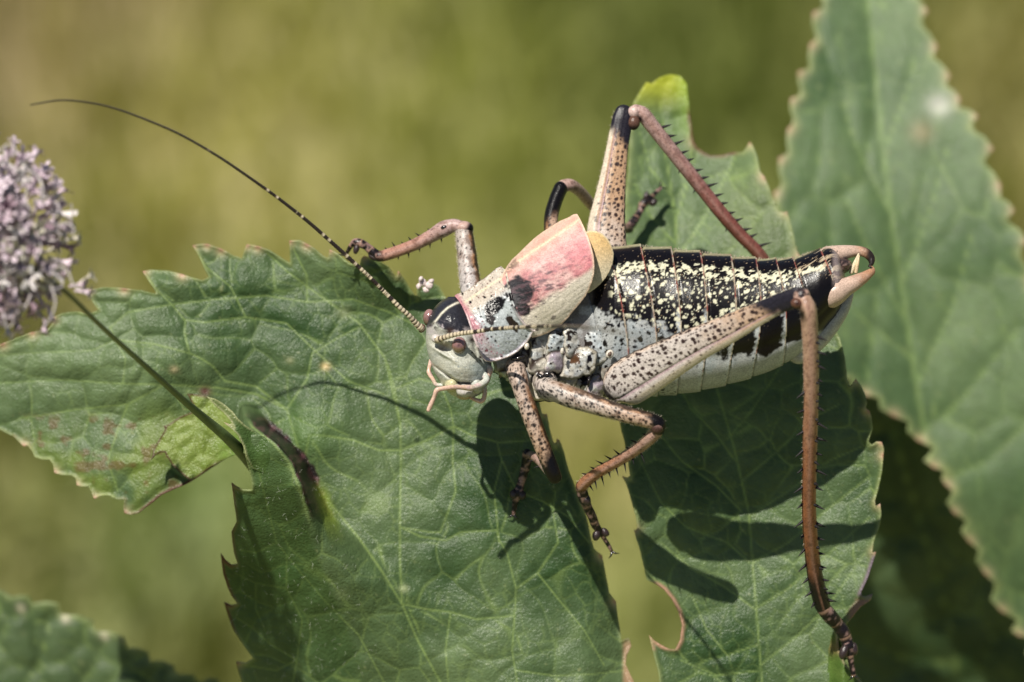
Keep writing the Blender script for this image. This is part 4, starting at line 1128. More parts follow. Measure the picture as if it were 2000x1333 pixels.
def cfp(X, Y, bd, Z):
    n = len(X); a, b = ab(X, Y); nz = fbm(X / 14, Y / 14, 21, 4)
    C = mixc(full(n, (.39, .42, .42)), full(n, (.32, .345, .355)), nz)
    C = mixc(C, full(n, (.46, .40, .33)), smooth(62, 38, b))
    C = mixc(C, full(n, (.56, .52, .46)), smooth(80, 100, a) * smooth(110, 90, b) * .3)
    C = mixc(C, full(n, BLACK), spots(a, b, 11, 1.0, 3.4, .55, 30, 1.1))
    C = mixc(C, full(n, (.14, .07, .06)), spots(a, b, 6.5, .8, 1.7, .5, 33, .9) * smooth(62, 44, b))
    # glossy black patches
    d1 = np.hypot((a - 52) / 26, (b - 62) / 15) + .5 * (fbm(X / 9, Y / 9, 25, 3) - .5)
    C = mixc(C, full(n, BLACK), smooth(1.0, .85, d1))
    d2 = np.hypot((a - 32) / 9, (b - 78) / 14) + .6 * (fbm(X / 7, Y / 7, 26, 3) - .5)
    C = mixc(C, full(n, (.03, .025, .025)), smooth(1.0, .8, d2))
    d3 = np.hypot((a - 62) / 9, (b - 112) / 22) + .9 * (fbm(X / 8, Y / 8, 27, 3) - .5)
    C = mixc(C, full(n, (.02, .014, .010)), smooth(1.0, .8, d3))
    d4 = np.hypot((a - 20) / 14, (b - 4) / 6); C = mixc(C, full(n, BLACK), smooth(10, 6, b + 8 * nz) * smooth(25, 40, a) * .9)
    # pale median line
    C = mixc(C, full(n, (.62, .54, .38)), np.exp(-((b - 22 - .02 * a) / 2.0) ** 2) * smooth(3, 9, a))
    # rose front border
    fb = smooth(13, 3, a + 5 * (nz - .5) + .02 * (b - 60)) * (.25 + .75 * smooth(112, 72, b))
    C = mixc(C, full(n, (.44, .17, .20)), fb * .8)
    C = mixc(C, full(n, (.30, .09, .13)), spots(a, b, 7, .8, 1.8, .6, 36, .9) * smooth(24, 12, a) * .8)
    rear = smooth(72, 90, a) * smooth(120, 100, b)
    C = mixc(C, full(n, (.58, .48, .46)), smooth(5, 2, bd) * .8 * smooth(30, 60, b) * (1 - rear))
    C = mixc(C, full(n, BLACK), smooth(.44, .52, fbm(X / 9, Y / 9, 28, 3)) * smooth(76, 86, a) * smooth(36, 48, b) * smooth(118, 100, b))
    C = mixc(C, full(n, (.20, .13, .20)), smooth(9, 5, bd) * smooth(3, 5, bd) * smooth(985, 1005, X) * smooth(660, 670, Y) * .6)
    return C
sheet('pronotum', densify(PRO, 0, 1, 10), 1.6, zfp, cfp, cut, cr, .05)

# --- fore wings
WING = [(976, 545), (982, 535), (990, 520), (1000, 507), (1011, 497), (1027, 481), (1044, 465), (1060, 453), (1077, 442), (1093, 432), (1110, 425), (1120, 419), (1127, 418), (1133, 428), (1140, 443), (1148, 461), (1154, 479), (1159, 499), (1161, 519), (1160, 536), (1156, 552),
        (1150, 567), (1143, 580), (1132, 594), (1120, 608), (1109, 622), (1097, 634), (1085, 643), (1070, 651), (1055, 657), (1040, 660), (1020, 648), (1005, 625), (994, 600), (984, 570)]
wingmat = mat_cuticle('wing_membrane', .38, .6, 14, spec=.4)
def zfw(X, Y, bd):
    a, b = ab(X, Y)
    z = -.02 + 1.22 * np.sqrt(np.clip(1 - ((b - 98) / 108) ** 2, 0.001, 1)) + .0004 * a - .07 + .16 * smooth(95, 150, a)
    z = z + .06 * np.exp(-((b - 14 - .01 * a) / 5) ** 2)
    rib = fbm(a / 40, b / 3.2, 9, 2)
    return z + .012 * (rib - .5) + .015 * (fbm(X / 6, Y / 6, 4, 3) - .5)
def cfw(X, Y, bd, Z):
    n = len(X); a, b = ab(X, Y); nz = fbm(X / 18, Y / 18, 51, 4)
    C = mixc(full(n, (.45, .195, .195)), full(n, (.58, .38, .345)), smooth(.25, .75, nz))
    C = mixc(C, full(n, (.34, .10, .12)), smooth(.5, .75, fbm((a * .94 + b * .34) / 16, (-a * .34 + b * .94) / 3.2, 63, 3)) * smooth(25, 60, b) * .55)
    C = mixc(C, full(n, (.74, .42, .30)), smooth(45, 10, b) * .6)
    C = mixc(C, full(n, (.60, .17, .20)), smooth(190, 250, a) * smooth(35, 75, b) * .55)
    # cream lower field
    cb = 104 + .03 * a + 14 * (fbm(a / 30, b / 30, 52, 3) - .5)
    C = mixc(C, full(n, (.60, .54, .44)), smooth(cb - 8, cb + 6, b))
    C = mixc(C, full(n, (.60, .53, .44)), smooth(cb - 4, cb + 4, b) * smooth(200, 240, a) * .5)
    # black granular shoulder
    d = np.hypot((a - 108) / 34, (b - 66) / 30) + .55 * (fbm(X / 11, Y / 11, 53, 3) - .5)
    C = mixc(C, full(n, (.014, .012, .016)), smooth(1.02, .80, d))
    d = np.hypot((a - 96) / 14, (b - 98) / 20) + .5 * (fbm(X / 8, Y / 8, 54, 3) - .5)
    C = mixc(C, full(n, BLACK), smooth(1.0, .8, d))
    # dark dashes that follow the wing
    ang = a * .94 + b * .34; cr_ = -a * .34 + b * .94
    dash = spots(ang * .36, cr_, 7.5, 1.2, 3.3, .62, 57, 1.3, .6)
    dash = np.maximum(dash, smooth(.60, .66, fbm(ang / 14, cr_ / 3.5, 64, 3)) * smooth(190, 130, a)) * smooth(40, 62, b) * smooth(126, 104, b) * smooth(250, 180, a + 40 * (nz - .5)) 
    C = mixc(C, full(n, (.085, .045, .055)), dash * .85)
    dash2 = spots(ang * .4, cr_, 6.5, .8, 2.0, .45, 59, 1.2, .6) * smooth(50, 72, b) * smooth(150, 190, a) * smooth(118, 100, b)
    C = mixc(C, full(n, (.24, .10, .13)), dash2 * .65)
    sp = spots(a * .75, b, 15, 1.6, 4.2, .55, 60, 1.3) * smooth(104, 112, b) * smooth(185, 110, a)
    C = mixc(C, full(n, (.07, .05, .06)), sp * .9)
    # ridge line and the speckled strip beyond it
    C = mixc(C, full(n, (.76, .56, .38)), np.exp(-((b - 15 - .01 * a) / 3.2) ** 2) * .8 * smooth(20, 60, a))
    C = mixc(C, full(n, (.10, .06, .05)), smooth(11, 5, b) * smooth(190, 120, a) * smooth(.35, .55, fbm(a / 7, b / 4, 61, 2)) * .9)
    C = mixc(C, full(n, (.06, .035, .03)), smooth(30, 18, b) * smooth(175, 110, a) * smooth(.50, .58, fbm(a / 9, b / 5, 65, 3)) * .9)
    C = mixc(C, full(n, (.70, .50, .36)), smooth(5, 1.5, bd) * .8)
    return C
w1 = sheet('fore_wing', densify(WING, 0, 1, 10), 1.6, zfw, cfw, wingmat, cr, .035)
HW = [(1120, 470), (1140, 455), (1152, 451), (1165, 452), (1177, 457), (1188, 468), (1195, 481), (1199, 497), (1197, 514), (1191, 530), (1182, 545), (1172, 556), (1160, 566), (1150, 573), (1120, 560)]
def cfh(X, Y, bd, Z):
    n = len(X); e, _ = vor_edge(X, Y, 9, 4, .3)
    C = mixc(full(n, (.60, .40, .17)), full(n, (.60, .52, .36)), smooth(470, 545, Y + .2 * (X - 1170)))
    C = mixc(C, C * .7, np.exp(-(e / 1.0) ** 2) * .5)
    return mixc(C, full(n, (.70, .58, .36)), smooth(4, 1, bd) * .8)
w2 = sheet('hind_wing', densify(HW, 0, 1, 10), 1.8, lambda X, Y, bd: .98 - .0000 * X + .35 * np.sqrt(np.clip(1 - np.hypot((X - 1150) / 62, (Y - 515) / 75) ** 2, 0, 1)) - .25, cfh, wingmat, cr, .03)
w2['label'] = 'tan rounded wing edge behind the pink one'

# --- head
def build_head():
    ys = np.linspace(580, 781, 190)
    ky = [580, 584, 590, 600, 612, 625, 640, 655, 670, 690, 710, 730, 745, 755, 765, 774, 781]
    kl = [878, 868, 859, 849, 841, 835, 832, 831, 832, 835, 841, 849, 858, 864, 873, 883, 905]
    kr = [895, 902, 908, 916, 925, 932, 939, 945, 950, 956, 960, 961, 957, 951, 944, 934, 912]
    kd = [8, 22, 34, 48, 58, 65, 70, 72, 72, 72, 70, 64, 56, 48, 38, 26, 6]
    def sm(a):
        v = np.interp(ys, ky, a); k = np.ones(9) / 9
        return np.convolve(np.pad(v, 4, mode='edge'), k, 'valid')
    l, r, d = sm(kl), sm(kr), sm(kd)
    nv = 200; ph = np.linspace(0, 2 * math.pi, nv, endpoint=False)
    c = (l + r) / 2; h = (r - l) / 2
    X = c[:, None] + h[:, None] * np.cos(ph)[None, :]
    Y = ys[:, None] + 0 * X
    Z = .38 + d[:, None] / 100 * np.sin(ph)[None, :]
    front = np.sin(ph)[None, :] > 0
    # antennal sockets, cheek furrow, clypeus step
    def bump(x0, y0, rx, ry, a, rot=0):
        u = (X - x0) * math.cos(rot) + (Y - y0) * math.sin(rot); v = -(X - x0) * math.sin(rot) + (Y - y0) * math.cos(rot)
        return a * np.exp(-((u / rx) ** 2 + (v / ry) ** 2)) * front
    Z = Z + bump(862, 640, 16, 11, .10, .5) + bump(868, 678, 17, 8, -.13, .5) + bump(866, 692, 24, 3.8, .08, .55) + bump(930, 690, 3, 26, -.03, -.25) + .018 * (fbm(X / 5, Y / 5, 77, 3) - .5)
    Z = Z + bump(898, 676, 22, 22, .06) + bump(905, 720, 30, 18, .06) + bump(878, 737, 40, 2.6, -.10, .62) + bump(912, 749, 26, 2.6, -.16, .1)
    Z = Z + bump(880, 755, 16, 9, .08, .4) + bump(915, 758, 18, 8, .07)
    V = to_local(X.ravel(), Y.ravel(), Z.ravel()); x = X.ravel(); y = Y.ravel(); n = len(x)
    nz = fbm(x / 12, y / 12, 5, 4)
    C = mixc(full(n, (.52, .50, .40)), full(n, (.38, .40, .37)), nz)
    C = mixc(C, full(n, (.24, .22, .18)), np.exp(-((y - 737 - .72 * (x - 878)) / 2.4) ** 2) * smooth(850, 858, x) * smooth(905, 895, x) * .7)
    C = mixc(C, full(n, (.27, .34, .36)), smooth(905, 935, x) * smooth(690, 720, y) * .6)
    C = mixc(C, full(n, (.20, .24, .26)), spots(x, y, 7.5, .7, 1.9, .6, 70, .9) * smooth(878, 895, x) * smooth(695, 705, y) * smooth(745, 735, y) * .8)
    C = mixc(C, full(n, (.05, .03, .03)), spots(x, y, 11, 1.3, 2.8, .7, 71, 1) * smooth(906, 916, x) * smooth(662, 672, y) * smooth(712, 702, y))
    # black crown with the pale midline
    lim = np.interp(x, [830, 843, 850, 862, 880, 905, 925, 945], [640, 640, 633, 640, 650, 652, 652, 664]) + 7 * (fbm(x / 9, y / 9, 72, 3) - .5)
    crown = smooth(lim + 2, lim - 3, y)
    C = mixc(C, full(n, (.022, .022, .028)), crown)
    C = mixc(C, full(n, (.34, .30, .30)), smooth(.58, .68, nz) * smooth(lim - 18, lim - 6, y) * crown * .9)
    C = mixc(C, full(n, (.04, .022, .014)), np.exp(-(((x - 878) / 11) ** 2 + ((y - 648) / 9) ** 2) * 1.4))
    px = [846, 852, 862, 875, 890, 903]; py = [632, 626, 613, 601, 593, 589]
    d, _ = seg_dist(x, y, [(1, list(zip(px, py)))])
    C = mixc(C, full(n, (.66, .62, .50)), np.exp(-(d / 1.9) ** 2))
    C = mixc(C, full(n, (.42, .37, .38)), np.exp(-(((x - 842) / 12) ** 2 + ((y - 648) / 10) ** 2)) * .8)
    C = mixc(C, full(n, BLACK), smooth(.55, .62, fbm(x / 6, y / 6, 73, 3)) * np.exp(-(((x - 847) / 11) ** 2 + ((y - 636) / 8) ** 2)))
    C = mixc(C, full(n, (.03, .02, .02)), np.exp(-(((x - 922) / 8) ** 2 + ((y - 664) / 7) ** 2) * 1.2))
    C = mixc(C, full(n, (.42, .33, .22)), np.exp(-(((x - 868) / 14) ** 2 + ((y - 676) / 8) ** 2)) * .75)
    C = mixc(C, full(n, (.50, .47, .27)), smooth(735, 750, y) * smooth(900, 880, x) * .7)
    C = mixc(C, full(n, (.40, .38, .38)), smooth(742, 752, y) * smooth(892, 900, x) * .7)
    C = mixc(C, full(n, (.24, .20, .16)), np.exp(-((y - 749 - .05 * (x - 912)) / 2) ** 2) * smooth(890, 896, x) * smooth(940, 932, x) * .7)
    m, k = X.shape
    ii, jj = np.meshgrid(np.arange(m - 1), np.arange(k), indexing='ij'); j2 = (jj + 1) % k
    F = np.stack([ii * k + jj, (ii + 1) * k + jj, (ii + 1) * k + j2, ii * k + j2], -1).reshape(-1, 4)
    F = F[:, ::-1]
    return make_mesh('head', V, F, cut, cr, C)
head = build_head()
def eye(c, r, name='eye'):
    def cf(X, Y, u, v):
        n = len(X); C = mixc(full(n, (.17, .085, .075)), full(n, (.28, .15, .14)), smooth(.5, -.7, v))
        C = mixc(C, full(n, (.13, .10, .055)), smooth(.1, .8, v))
        C = mixc(C, full(n, (.04, .018, .018)), np.exp(-((u + .02) ** 2 + (v + .02) ** 2) / .035) * .8)
        return C
    return blob(name, c, r, mat_cuticle('eye_lens', .14, .05, 40, spec=.8, coat=.6), head, cf, .1, (44, 32))
eye((896.5, 675, 1.13), (14.5, 17, 15)); eye((838, 621, .42), (12, 17, 14))
blob('labrum', (908, 764, .82), (17, 13, 18), cut, head, lambda X, Y, u, v: mixc(full(len(X), (.40, .37, .38)), full(len(X), (.50, .48, .42)), fbm(X / 6, Y / 6, 2, 2)), .1, warp=.15)
blob('mandible', (882, 752, .72), (13, 15, 20), cut, head, lambda X, Y, u, v: full(len(X), (.50, .47, .28)), .3, warp=.15)
blob('mandible', (930, 752, .72), (13, 18, 22), cut, head, lambda X, Y, u, v: full(len(X), (.42, .43, .38)), -.4, warp=.15)
blob('labium', (905, 774, .55), (14, 8, 14), cut, head, lambda X, Y, u, v: full(len(X), (.45, .36, .22)), .1, warp=.15)
# palps
def palp(pts):
    def cf(s, w, f, q):
        n = len(s); C = mixc(full(n, (.48, .50, .44)), full(n, (.62, .42, .32)), smooth(.1, .5, f))
        return mixc(C, full(n, (.50, .33, .34)), smooth(.55, .7, fbm(s / 5, w / 5, 3, 2)) * .6)
    tube('palp', pts, cut, head, cf, 2.0, 16)
palp([(944, 730, .75, 7), (950, 742, .85, 6.5), (938, 752, .95, 6.5), (925, 757, 1.05, 5.0), (918, 758, 1.1, 6), (900, 757, 1.2, 4.6), (882, 757, 1.3, 4.8), (862, 760, 1.38, 4.4), (853, 763, 1.4, 5.0), (848, 776, 1.35, 4.0), (841, 792, 1.3, 4.6), (837, 801, 1.28, 4.0)])
palp([(872, 752, .5, 4), (853, 752, .5, 4), (846, 742, .5, 3.8), (838, 729, .48, 4.4), (838, 720, .46, 3.6), (842, 705, .44, 4.4)])
palp([(940, 745, .55, 5), (946, 758, .55, 5), (946, 775, .55, 4.4), (940, 784, .55, 4.6), (928, 781, .5, 4), (918, 776, .45, 3.6)])
palp([(950, 715, .7, 5), (957, 722, .75, 6), (954, 733, .75, 5), (946, 742, .75, 6)])

# --- antennae
def antenna(pts, seed, scape):
    L = {}
    def rings(s):
        p = np.where(s < 90, 8.2, np.where(s < 260, 6.4, 5.2)); k = s / p
        return 1 + .10 * np.cos((k - np.floor(k) - .5) * 2 * math.pi)
    def cf(s, w, f, q):
        n = len(s)
        cell = np.floor(np.where(s < 110, s / 8.5, 100 + s / 8.0)); h = hash2(cell, cell * 0, seed)
        fr = np.where(s < 110, s / 8.5, s / 8.0); fr = fr - np.floor(fr)
        C = full(n, (.52, .44, .31))
        ring = smooth(.66, .76, fr) * .95
        C = mixc(C, full(n, (.045, .025, .018)), ring)
        dark = (h < np.interp(s, [0, 50, 110, 140, 320, 520], [0, .12, .30, .48, .62, .9])).astype(float)
        C = mixc(C, full(n, (.028, .020, .018)), dark)
        C = mixc(C, full(n, (.060, .050, .035)), smooth(420, 620, s))
        return C
    return tube('antenna', pts, cutleg, head, cf, 1.3, 12, bumps=rings)
antenna([(822, 641, .55, 7.0), (812, 632, .6, 6.0), (800, 618, .7, 5.0), (780, 600, .8, 4.5), (750, 570, .9, 4.1), (720, 540, 1.05, 3.9), (680, 503, 1.2, 4.0), (640, 467, 1.4, 3.7), (600, 432, 1.6, 3.5), (540, 385, 1.9, 3.1), (480, 342, 2.2, 2.8),
         (420, 302, 2.5, 2.6), (350, 262, 2.9, 2.4), (290, 236, 3.2, 2.2), (230, 214, 3.5, 2.0), (180, 202, 3.8, 1.9), (120, 196, 4.2, 1.7), (60, 205, 4.6, 1.4)], 11, True)
antenna([(855, 664, 1.12, 6.5), (864, 661, 1.2, 5.6), (880, 656, 1.32, 4.9), (900, 652, 1.45, 4.6), (930, 648, 1.7, 4.3), (965, 643, 2.0, 4.1), (1010, 640, 2.6, 3.8), (1060, 638, 3.6, 3.4), (1110, 638, 5.0, 3.0), (1150, 641, 7.0, 2.6), (1200, 648, 10, 2.3), (1250, 658, 14, 2.0), (1300, 672, 19, 1.6)], 14, True)
blob('antenna_socket', (852, 662, 1.03), (10, 9, 9), cut, head, lambda X, Y, u, v: full(len(X), (.50, .45, .42)), .4, (20, 14))
blob('antenna_socket', (824, 642, .5), (7, 9, 9), cut, head, lambda X, Y, u, v: full(len(X), (.12, .07, .05)), .4, (20, 14))

# --- legs
spine_mesh = {}
def spine(parent, p, d, L, r=2.1):
    """a black thorn: one shared cone, turned to its direction"""
    if 'm' not in spine_mesh:
        V = []; F = []
        for j, (h, rad) in enumerate(((0, 1), (.35, .72), (.7, .36))):
            for k in range(7):
                a = k * 2 * math.pi / 7; V.append((math.cos(a) * rad, math.sin(a) * rad + h * h * .6, h))
        V.append((0, .75, 1))
        for j in range(2):
            for k in range(7): F.append((j * 7 + k, j * 7 + (k + 1) % 7, (j + 1) * 7 + (k + 1) % 7, (j + 1) * 7 + k))
        for k in range(7): F.append((14 + k, 14 + (k + 1) % 7, 21))
        me = bpy.data.meshes.new('spine'); me.from_pydata(V, [], F); me.update()
        me.polygons.foreach_set('use_smooth', np.ones(len(me.polygons), bool))
        me.materials.append(mat_cuticle('spine_black', .45, .05, 8, attr=False, color=(.010, .007, .008), spec=.25)); spine_mesh['m'] = me
    o = bpy.data.objects.new('spine', spine_mesh['m']); link(o, parent)
    loc = Vector(to_local(*p) - base_of(parent))
    dv = Vector((d[0], -d[1], d[2])).normalized()
    o.matrix_basis = Matrix.Translation(loc) @ dv.to_track_quat('Z', 'Y').to_matrix().to_4x4() @ Matrix.Diagonal((r / 100, r / 100, L / 100, 1))

def spine_row(parent, pts, side, frs, L, back=.55, zt=.25, rr=2.1):
    P = catmull(pts, 3); s = np.concatenate([[0], np.cumsum(np.linalg.norm(np.diff(P[:, :2], axis=0), axis=1))])
    rs = random.Random(int(pts[0][0] + side * 10))
    for f in frs:
        u = f * s[-1]; x, y, z, r = [np.interp(u, s, P[:, k]) for k in range(4)]
        x2, y2 = [np.interp(min(u + 4, s[-1]), s, P[:, k]) for k in range(2)]; x1, y1 = [np.interp(max(u - 4, 0), s, P[:, k]) for k in range(2)]
        t = np.array([x2 - x1, y2 - y1]); t /= np.linalg.norm(t) + 1e-9; nrm = np.array([t[1], -t[0]]) * side
        ll = L * rs.uniform(.55, 1.25); back_ = back * rs.uniform(.6, 1.5)
        spine(parent, (x + nrm[0] * r * .80, y + nrm[1] * r * .80, z + zt * r / 100), (nrm[0] + t[0] * back_, nrm[1] + t[1] * back_, zt * .8), ll, rr)

def leg_colour(base, base2, seed, dark_end=(.86, .95), spotr=(1.2, 3.2), cell=9.5, dark_side=0, side_col=ORANGE, prob=.75, start_dark=False):
    def cf(s, w, f, q):
        n = len(s); nz = fbm(s / 16, w / 16, seed, 3)
        C = mixc(full(n, base), full(n, base2), smooth(.2, .9, f + .3 * (nz - .5)))
        C = mixc(C, full(n, (.12, .06, .035)), smooth(.56, .68, fbm(s / 9, w / 9, seed + 4, 3)) * .6 * smooth(.1, .4, f))
        C = mixc(C, full(n, BLACK), np.maximum(spots(s, w, cell * .86, spotr[0] * 1.1, spotr[1] * 1.1, min(1, prob * 1.2), seed + 1, 1.0, .4), spots(s, w, 5.5, .6, 1.4, .4, seed + 2, .9)) * .95)
        if dark_side:
            k = smooth(.35, .75, q * dark_side + .5 * (nz - .5))
            C = mixc(C, full(n, side_col), k * smooth(.05, .3, f) * .7)
            C = mixc(C, full(n, BLACK), smooth(.48, .80, q * dark_side + .55 * (fbm(s / 8, w / 8, seed + 7, 2) - .5)) * smooth(.1, .5, f) * .9)
        if dark_end:
            C = mixc(C, full(n, BLACK), smooth(dark_end[0], dark_end[1], f + .12 * (nz - .5) + (.05 * q * dark_side)))
        return C
    return cf

def tibia_colour(c1, c2, seed, dark=(.9, 1.0), pale_start=True, dots=.5):
    def cf(s, w, f, q):
        n = len(s); nz = fbm(s / 14, w / 9, seed, 3)
        C = mixc(full(n, c1), full(n, c2), smooth(.05, .75, f + .3 * (nz - .5)))
        C = mixc(C, full(n, (.42, .27, .24)), np.exp(-((q) / .30) ** 2) * .55)         # pale stripe along the shin
        C = mixc(C, full(n, (.12, .05, .03)), smooth(.55, .7, fbm(s / 7, w / 7, seed + 4, 3)) * .55)
        C = mixc(C, full(n, (.05, .025, .02)), spots(s, w, 7.5, .8, 2.1, min(1, dots * 1.5), seed + 1, 1) * .85)
        C = mixc(C, full(n, BLACK), smooth(dark[0], dark[1], f + .1 * (nz - .5)) * smooth(-.2, .3, np.abs(q - .1) + .2 * (nz - .3)) )
        return C
    return cf

def tarsus(parent, pts, seed, pale=.35):
    """foot: four joints with swollen pads and a pair of claws"""
    def cf(s, w, f, q):
        n = len(s); nz = fbm(s / 7, w / 7, seed, 3)
        C = mixc(full(n, (.010, .007, .008)), full(n, (.26, .16, .14)), smooth(.66 - pale * .25, .76 - pale * .2, nz))
        return mixc(C, full(n, (.40, .24, .17)), np.exp(-(((f * 4) % 1 - .02) / .09) ** 2) * .7)
    o = tube('foot', pts, cutleg, parent, cf, 1.4, 16)
    x, y, z, r = pts[-1]; x0, y0, z0, _ = pts[-2]
    t = np.array([x - x0, y - y0]); t = t / (np.linalg.norm(t) + 1e-9); nn = np.array([t[1], -t[0]])
    for sd in (-1, 1):
        tube('claw', [(x, y, z, 2.4), (x + t[0] * 6 + nn[0] * 5 * sd, y + t[1] * 6 + nn[1] * 5 * sd, z + .03, 1.8), (x + t[0] * 9 + nn[0] * 11 * sd, y + t[1] * 9 + nn[1] * 11 * sd, z - .03, .8)], bead, o if False else parent, step=2, res=7)
    return o

def pads(parent, lst):
    for (x, y, z, rx, ry, a) in lst:
        blob('foot_pad', (x, y, z), (rx, ry, min(rx, ry)), mat_cuticle('foot_pad_dark', .3, .3, 10, attr=False, color=(.03, .018, .018)), parent, rot=a, n=(18, 12), warp=.2)

# near front leg
FL = tube('front_leg', [(1006, 716, .70, 19), (1011, 735, .85, 19), (1016, 752, .95, 17), (1021, 770, 1.0, 16), (1034, 805, 1.05, 17.5), (1049, 845, 1.05, 17), (1064, 885, 1.0, 16), (1078, 920, .95, 15), (1083, 932, .9, 14)], cutleg, cr,
          leg_colour(SKIN, (.46, .30, .20), 201, (.72, .86), (1.2, 3.4), 8.5, 1), 2, 60)
FL['label'] = 'near front leg below the head'
tube('tibia', [(1080, 930, .75, 11), (1062, 908, -.1, 10), (1045, 893, -1.0, 9), (1032, 888, -1.6, 8)], cutleg, FL, tibia_colour(SKIN, (.40, .26, .20), 205), 2, 24)
tarsus(FL, [(1030, 886, -1.5, 9.5), (1028, 905, -1.6, 9.5), (1023, 925, -1.66, 8.5), (1017, 945, -1.7, 7.5), (1012, 962, -1.72, 10), (1008, 975, -1.74, 7), (1005, 990, -1.78, 5), (1003, 1004, -1.82, 4)], 9)
pads(FL, [(1003, 966, -1.68, 8, 10, 0), (1020, 968, -1.68, 8, 9, .2)])
spine_row(FL, [(1080, 930, .75, 11), (1045, 893, -1.0, 9), (1032, 888, -1.6, 8)], 1, [.5, .75, .95], 12); spine(FL, (1028, 884, -1.6), (-1, -.3, .2), 12)
# near middle leg
pm = [(1064, 745, .72, 24), (1070, 760, .9, 22), (1088, 766, 1.08, 20), (1112, 775, 1.15, 21), (1150, 787, 1.25, 19.5), (1190, 800, 1.35, 17.5), (1230, 812, 1.42, 16), (1262, 820, 1.45, 15.5), (1284, 828, 1.45, 15), (1286, 838, 1.42, 13)]
ML = tube('middle_leg', pm, cutleg, cr, leg_colour((.44, .38, .335), (.42, .29, .21), 221, (.85, .94), (1.2, 3.4), 9.0, 1, (.36, .20, .11)), 2, 60)
ML['label'] = 'near middle leg with black knee, over the gap between leaves'
blob('knee', (1284, 834, 1.46), (14, 16, 14), cutleg, ML, lambda X, Y, u, v: mixc(full(len(X), (.06, .03, .025)), full(len(X), (.34, .20, .17)), smooth(.3, -.5, v) * .7), .2)
pt = [(1284, 842, 1.38, 12), (1268, 858, 1.2, 12), (1240, 880, .8, 11.5), (1205, 902, .35, 11), (1170, 922, -.1, 11), (1148, 938, -.4, 12), (1136, 950, -.6, 12)]
tube('tibia', pt, cutleg, ML, tibia_colour((.36, .23, .18), (.33, .15, .08), 225, (.93, 1.05)), 2, 36)
spine_row(ML, pt, 1, [.28, .38, .48, .58, .67, .76, .85, .93], 21, .3, .3, 2.2); spine_row(ML, pt, -1, [.12, .25, .36, .48, .58, .68, .78, .88], 17, .5, .3, 2.4)
tarsus(ML, [(1135, 952, -.65, 11), (1140, 972, -.8, 11), (1147, 990, -.95, 9.5), (1156, 1008, -1.1, 9), (1163, 1026, -1.25, 8.5), (1172, 1038, -1.35, 6), (1180, 1052, -1.45, 4.6), (1190, 1068, -1.55, 4), (1195, 1078, -1.6, 3)], 19, .55)
pads(ML, [(1165, 1046, -1.3, 8, 11, .3), (1182, 1040, -1.35, 7, 10, -.6), (1145, 976, -.78, 9, 13, -.4)])
# near hind leg: a broad blade-like thigh
hf = [(1196, 772, 1.0, 22), (1206, 762, 1.06, 38), (1222, 750, 1.16, 46), (1250, 733, 1.32, 46), (1285, 713, 1.52, 42.5), (1325, 691, 1.76, 37.5), (1370, 668, 2.02, 32), (1415, 647, 2.28, 28), (1460, 624, 2.52, 23.5), (1500, 604, 2.73, 20), (1530, 590, 2.88, 19), (1556, 580, 3.0, 18)]
def thigh_col(seed, ori=1, orange=0.0):
    def cf(s, w, f, q):
        q = q * ori
        n = len(s); nz = fbm(s / 20, w / 20, seed, 3)
        C = mixc(full(n, (.47, .415, .375)), full(n, (.40, .25, .15)), smooth(.35, .95, f + .3 * (nz - .5) + orange))
        C = mixc(C, full(n, (.50, .34, .22)), smooth(.75, .95, q) * .5)
        C = mixc(C, full(n, (.030, .016, .014)), np.maximum(spots(s, w, 11, 2.1, 4.9, .9, seed + 1, 1.0, .22), spots(s, w, 6, .6, 1.5, .4, seed + 9, .9)) * smooth(-.52, -.44, q) )
        C = mixc(C, full(n, (.030, .016, .014)), spots(s, w * 1.15, 10.0, 1.5, 4.2, .75, seed + 3, 1.1, .5) * np.exp(-((q + .34) / .16) ** 2) * smooth(.05, .15, f))
        C = mixc(C, full(n, (.40, .26, .30)), np.exp(-((q + .46) / .05) ** 2) * .7)                     # lilac groove
        C = mixc(C, full(n, (.55, .47, .36)), smooth(-.60, -.70, q))                            # cream keel below
        C = mixc(C, full(n, (.05, .03, .02)), spots(s, w, 10.0, 1.4, 3.6, .7, seed + 5, 1.1, .4) * np.exp(-((q + .64) / .10) ** 2) * smooth(.7, .5, f))
        C = mixc(C, full(n, BLACK), smooth(.90, .975, q + .2 * (nz - .5)) * smooth(.62, .45, f) * .9)
        C = mixc(C, full(n, BLACK), smooth(-.02, -.08, f - .03 + .0) * .0)
        C = mixc(C, full(n, BLACK), smooth(6, 0, s) * smooth(-.9, -.5, q) * .95)
        C = mixc(C, full(n, (.014, .012, .018)), smooth(.80, .88, f + .10 * (nz - .5) + .05 * q))
        return C
    return cf
def thigh_prof(ori=1):
    def pr(fr, ph):
        q = np.cos(ph) * ori
        k = 1 - .11 * np.exp(-((q + .44) / .09) ** 2) * smooth(1.0, .7, fr) + .03 * np.exp(-((q + .66) / .12) ** 2) - .035 * np.exp(-((q - .2) / .12) ** 2)
        k = k + .012 * np.sin(fr * 95 + q * 7) * smooth(-.35, -.1, q) * smooth(.85, .6, fr)
        k = k - .0 * np.exp(-((q + .46) / .10) ** 2) * smooth(1.0, .7, fr)
        return k
    return pr
HL = tube('hind_leg', hf, cutleg, cr, thigh_col(241), 2, 150, flat=.40, cap=(.5, 1), prof=thigh_prof())
HL['label'] = 'near hind leg, thigh crossing the abdomen'
blob('knee', (1566, 580, 3.04), (17, 18, 15), cutleg, HL, lambda X, Y, u, v: mixc(full(len(X), (.025, .018, .02)), full(len(X), (.44, .28, .22)), smooth(.35, .6, fbm(X / 9, Y / 9, 4, 3) + .2 * v)), .2, (36, 24))
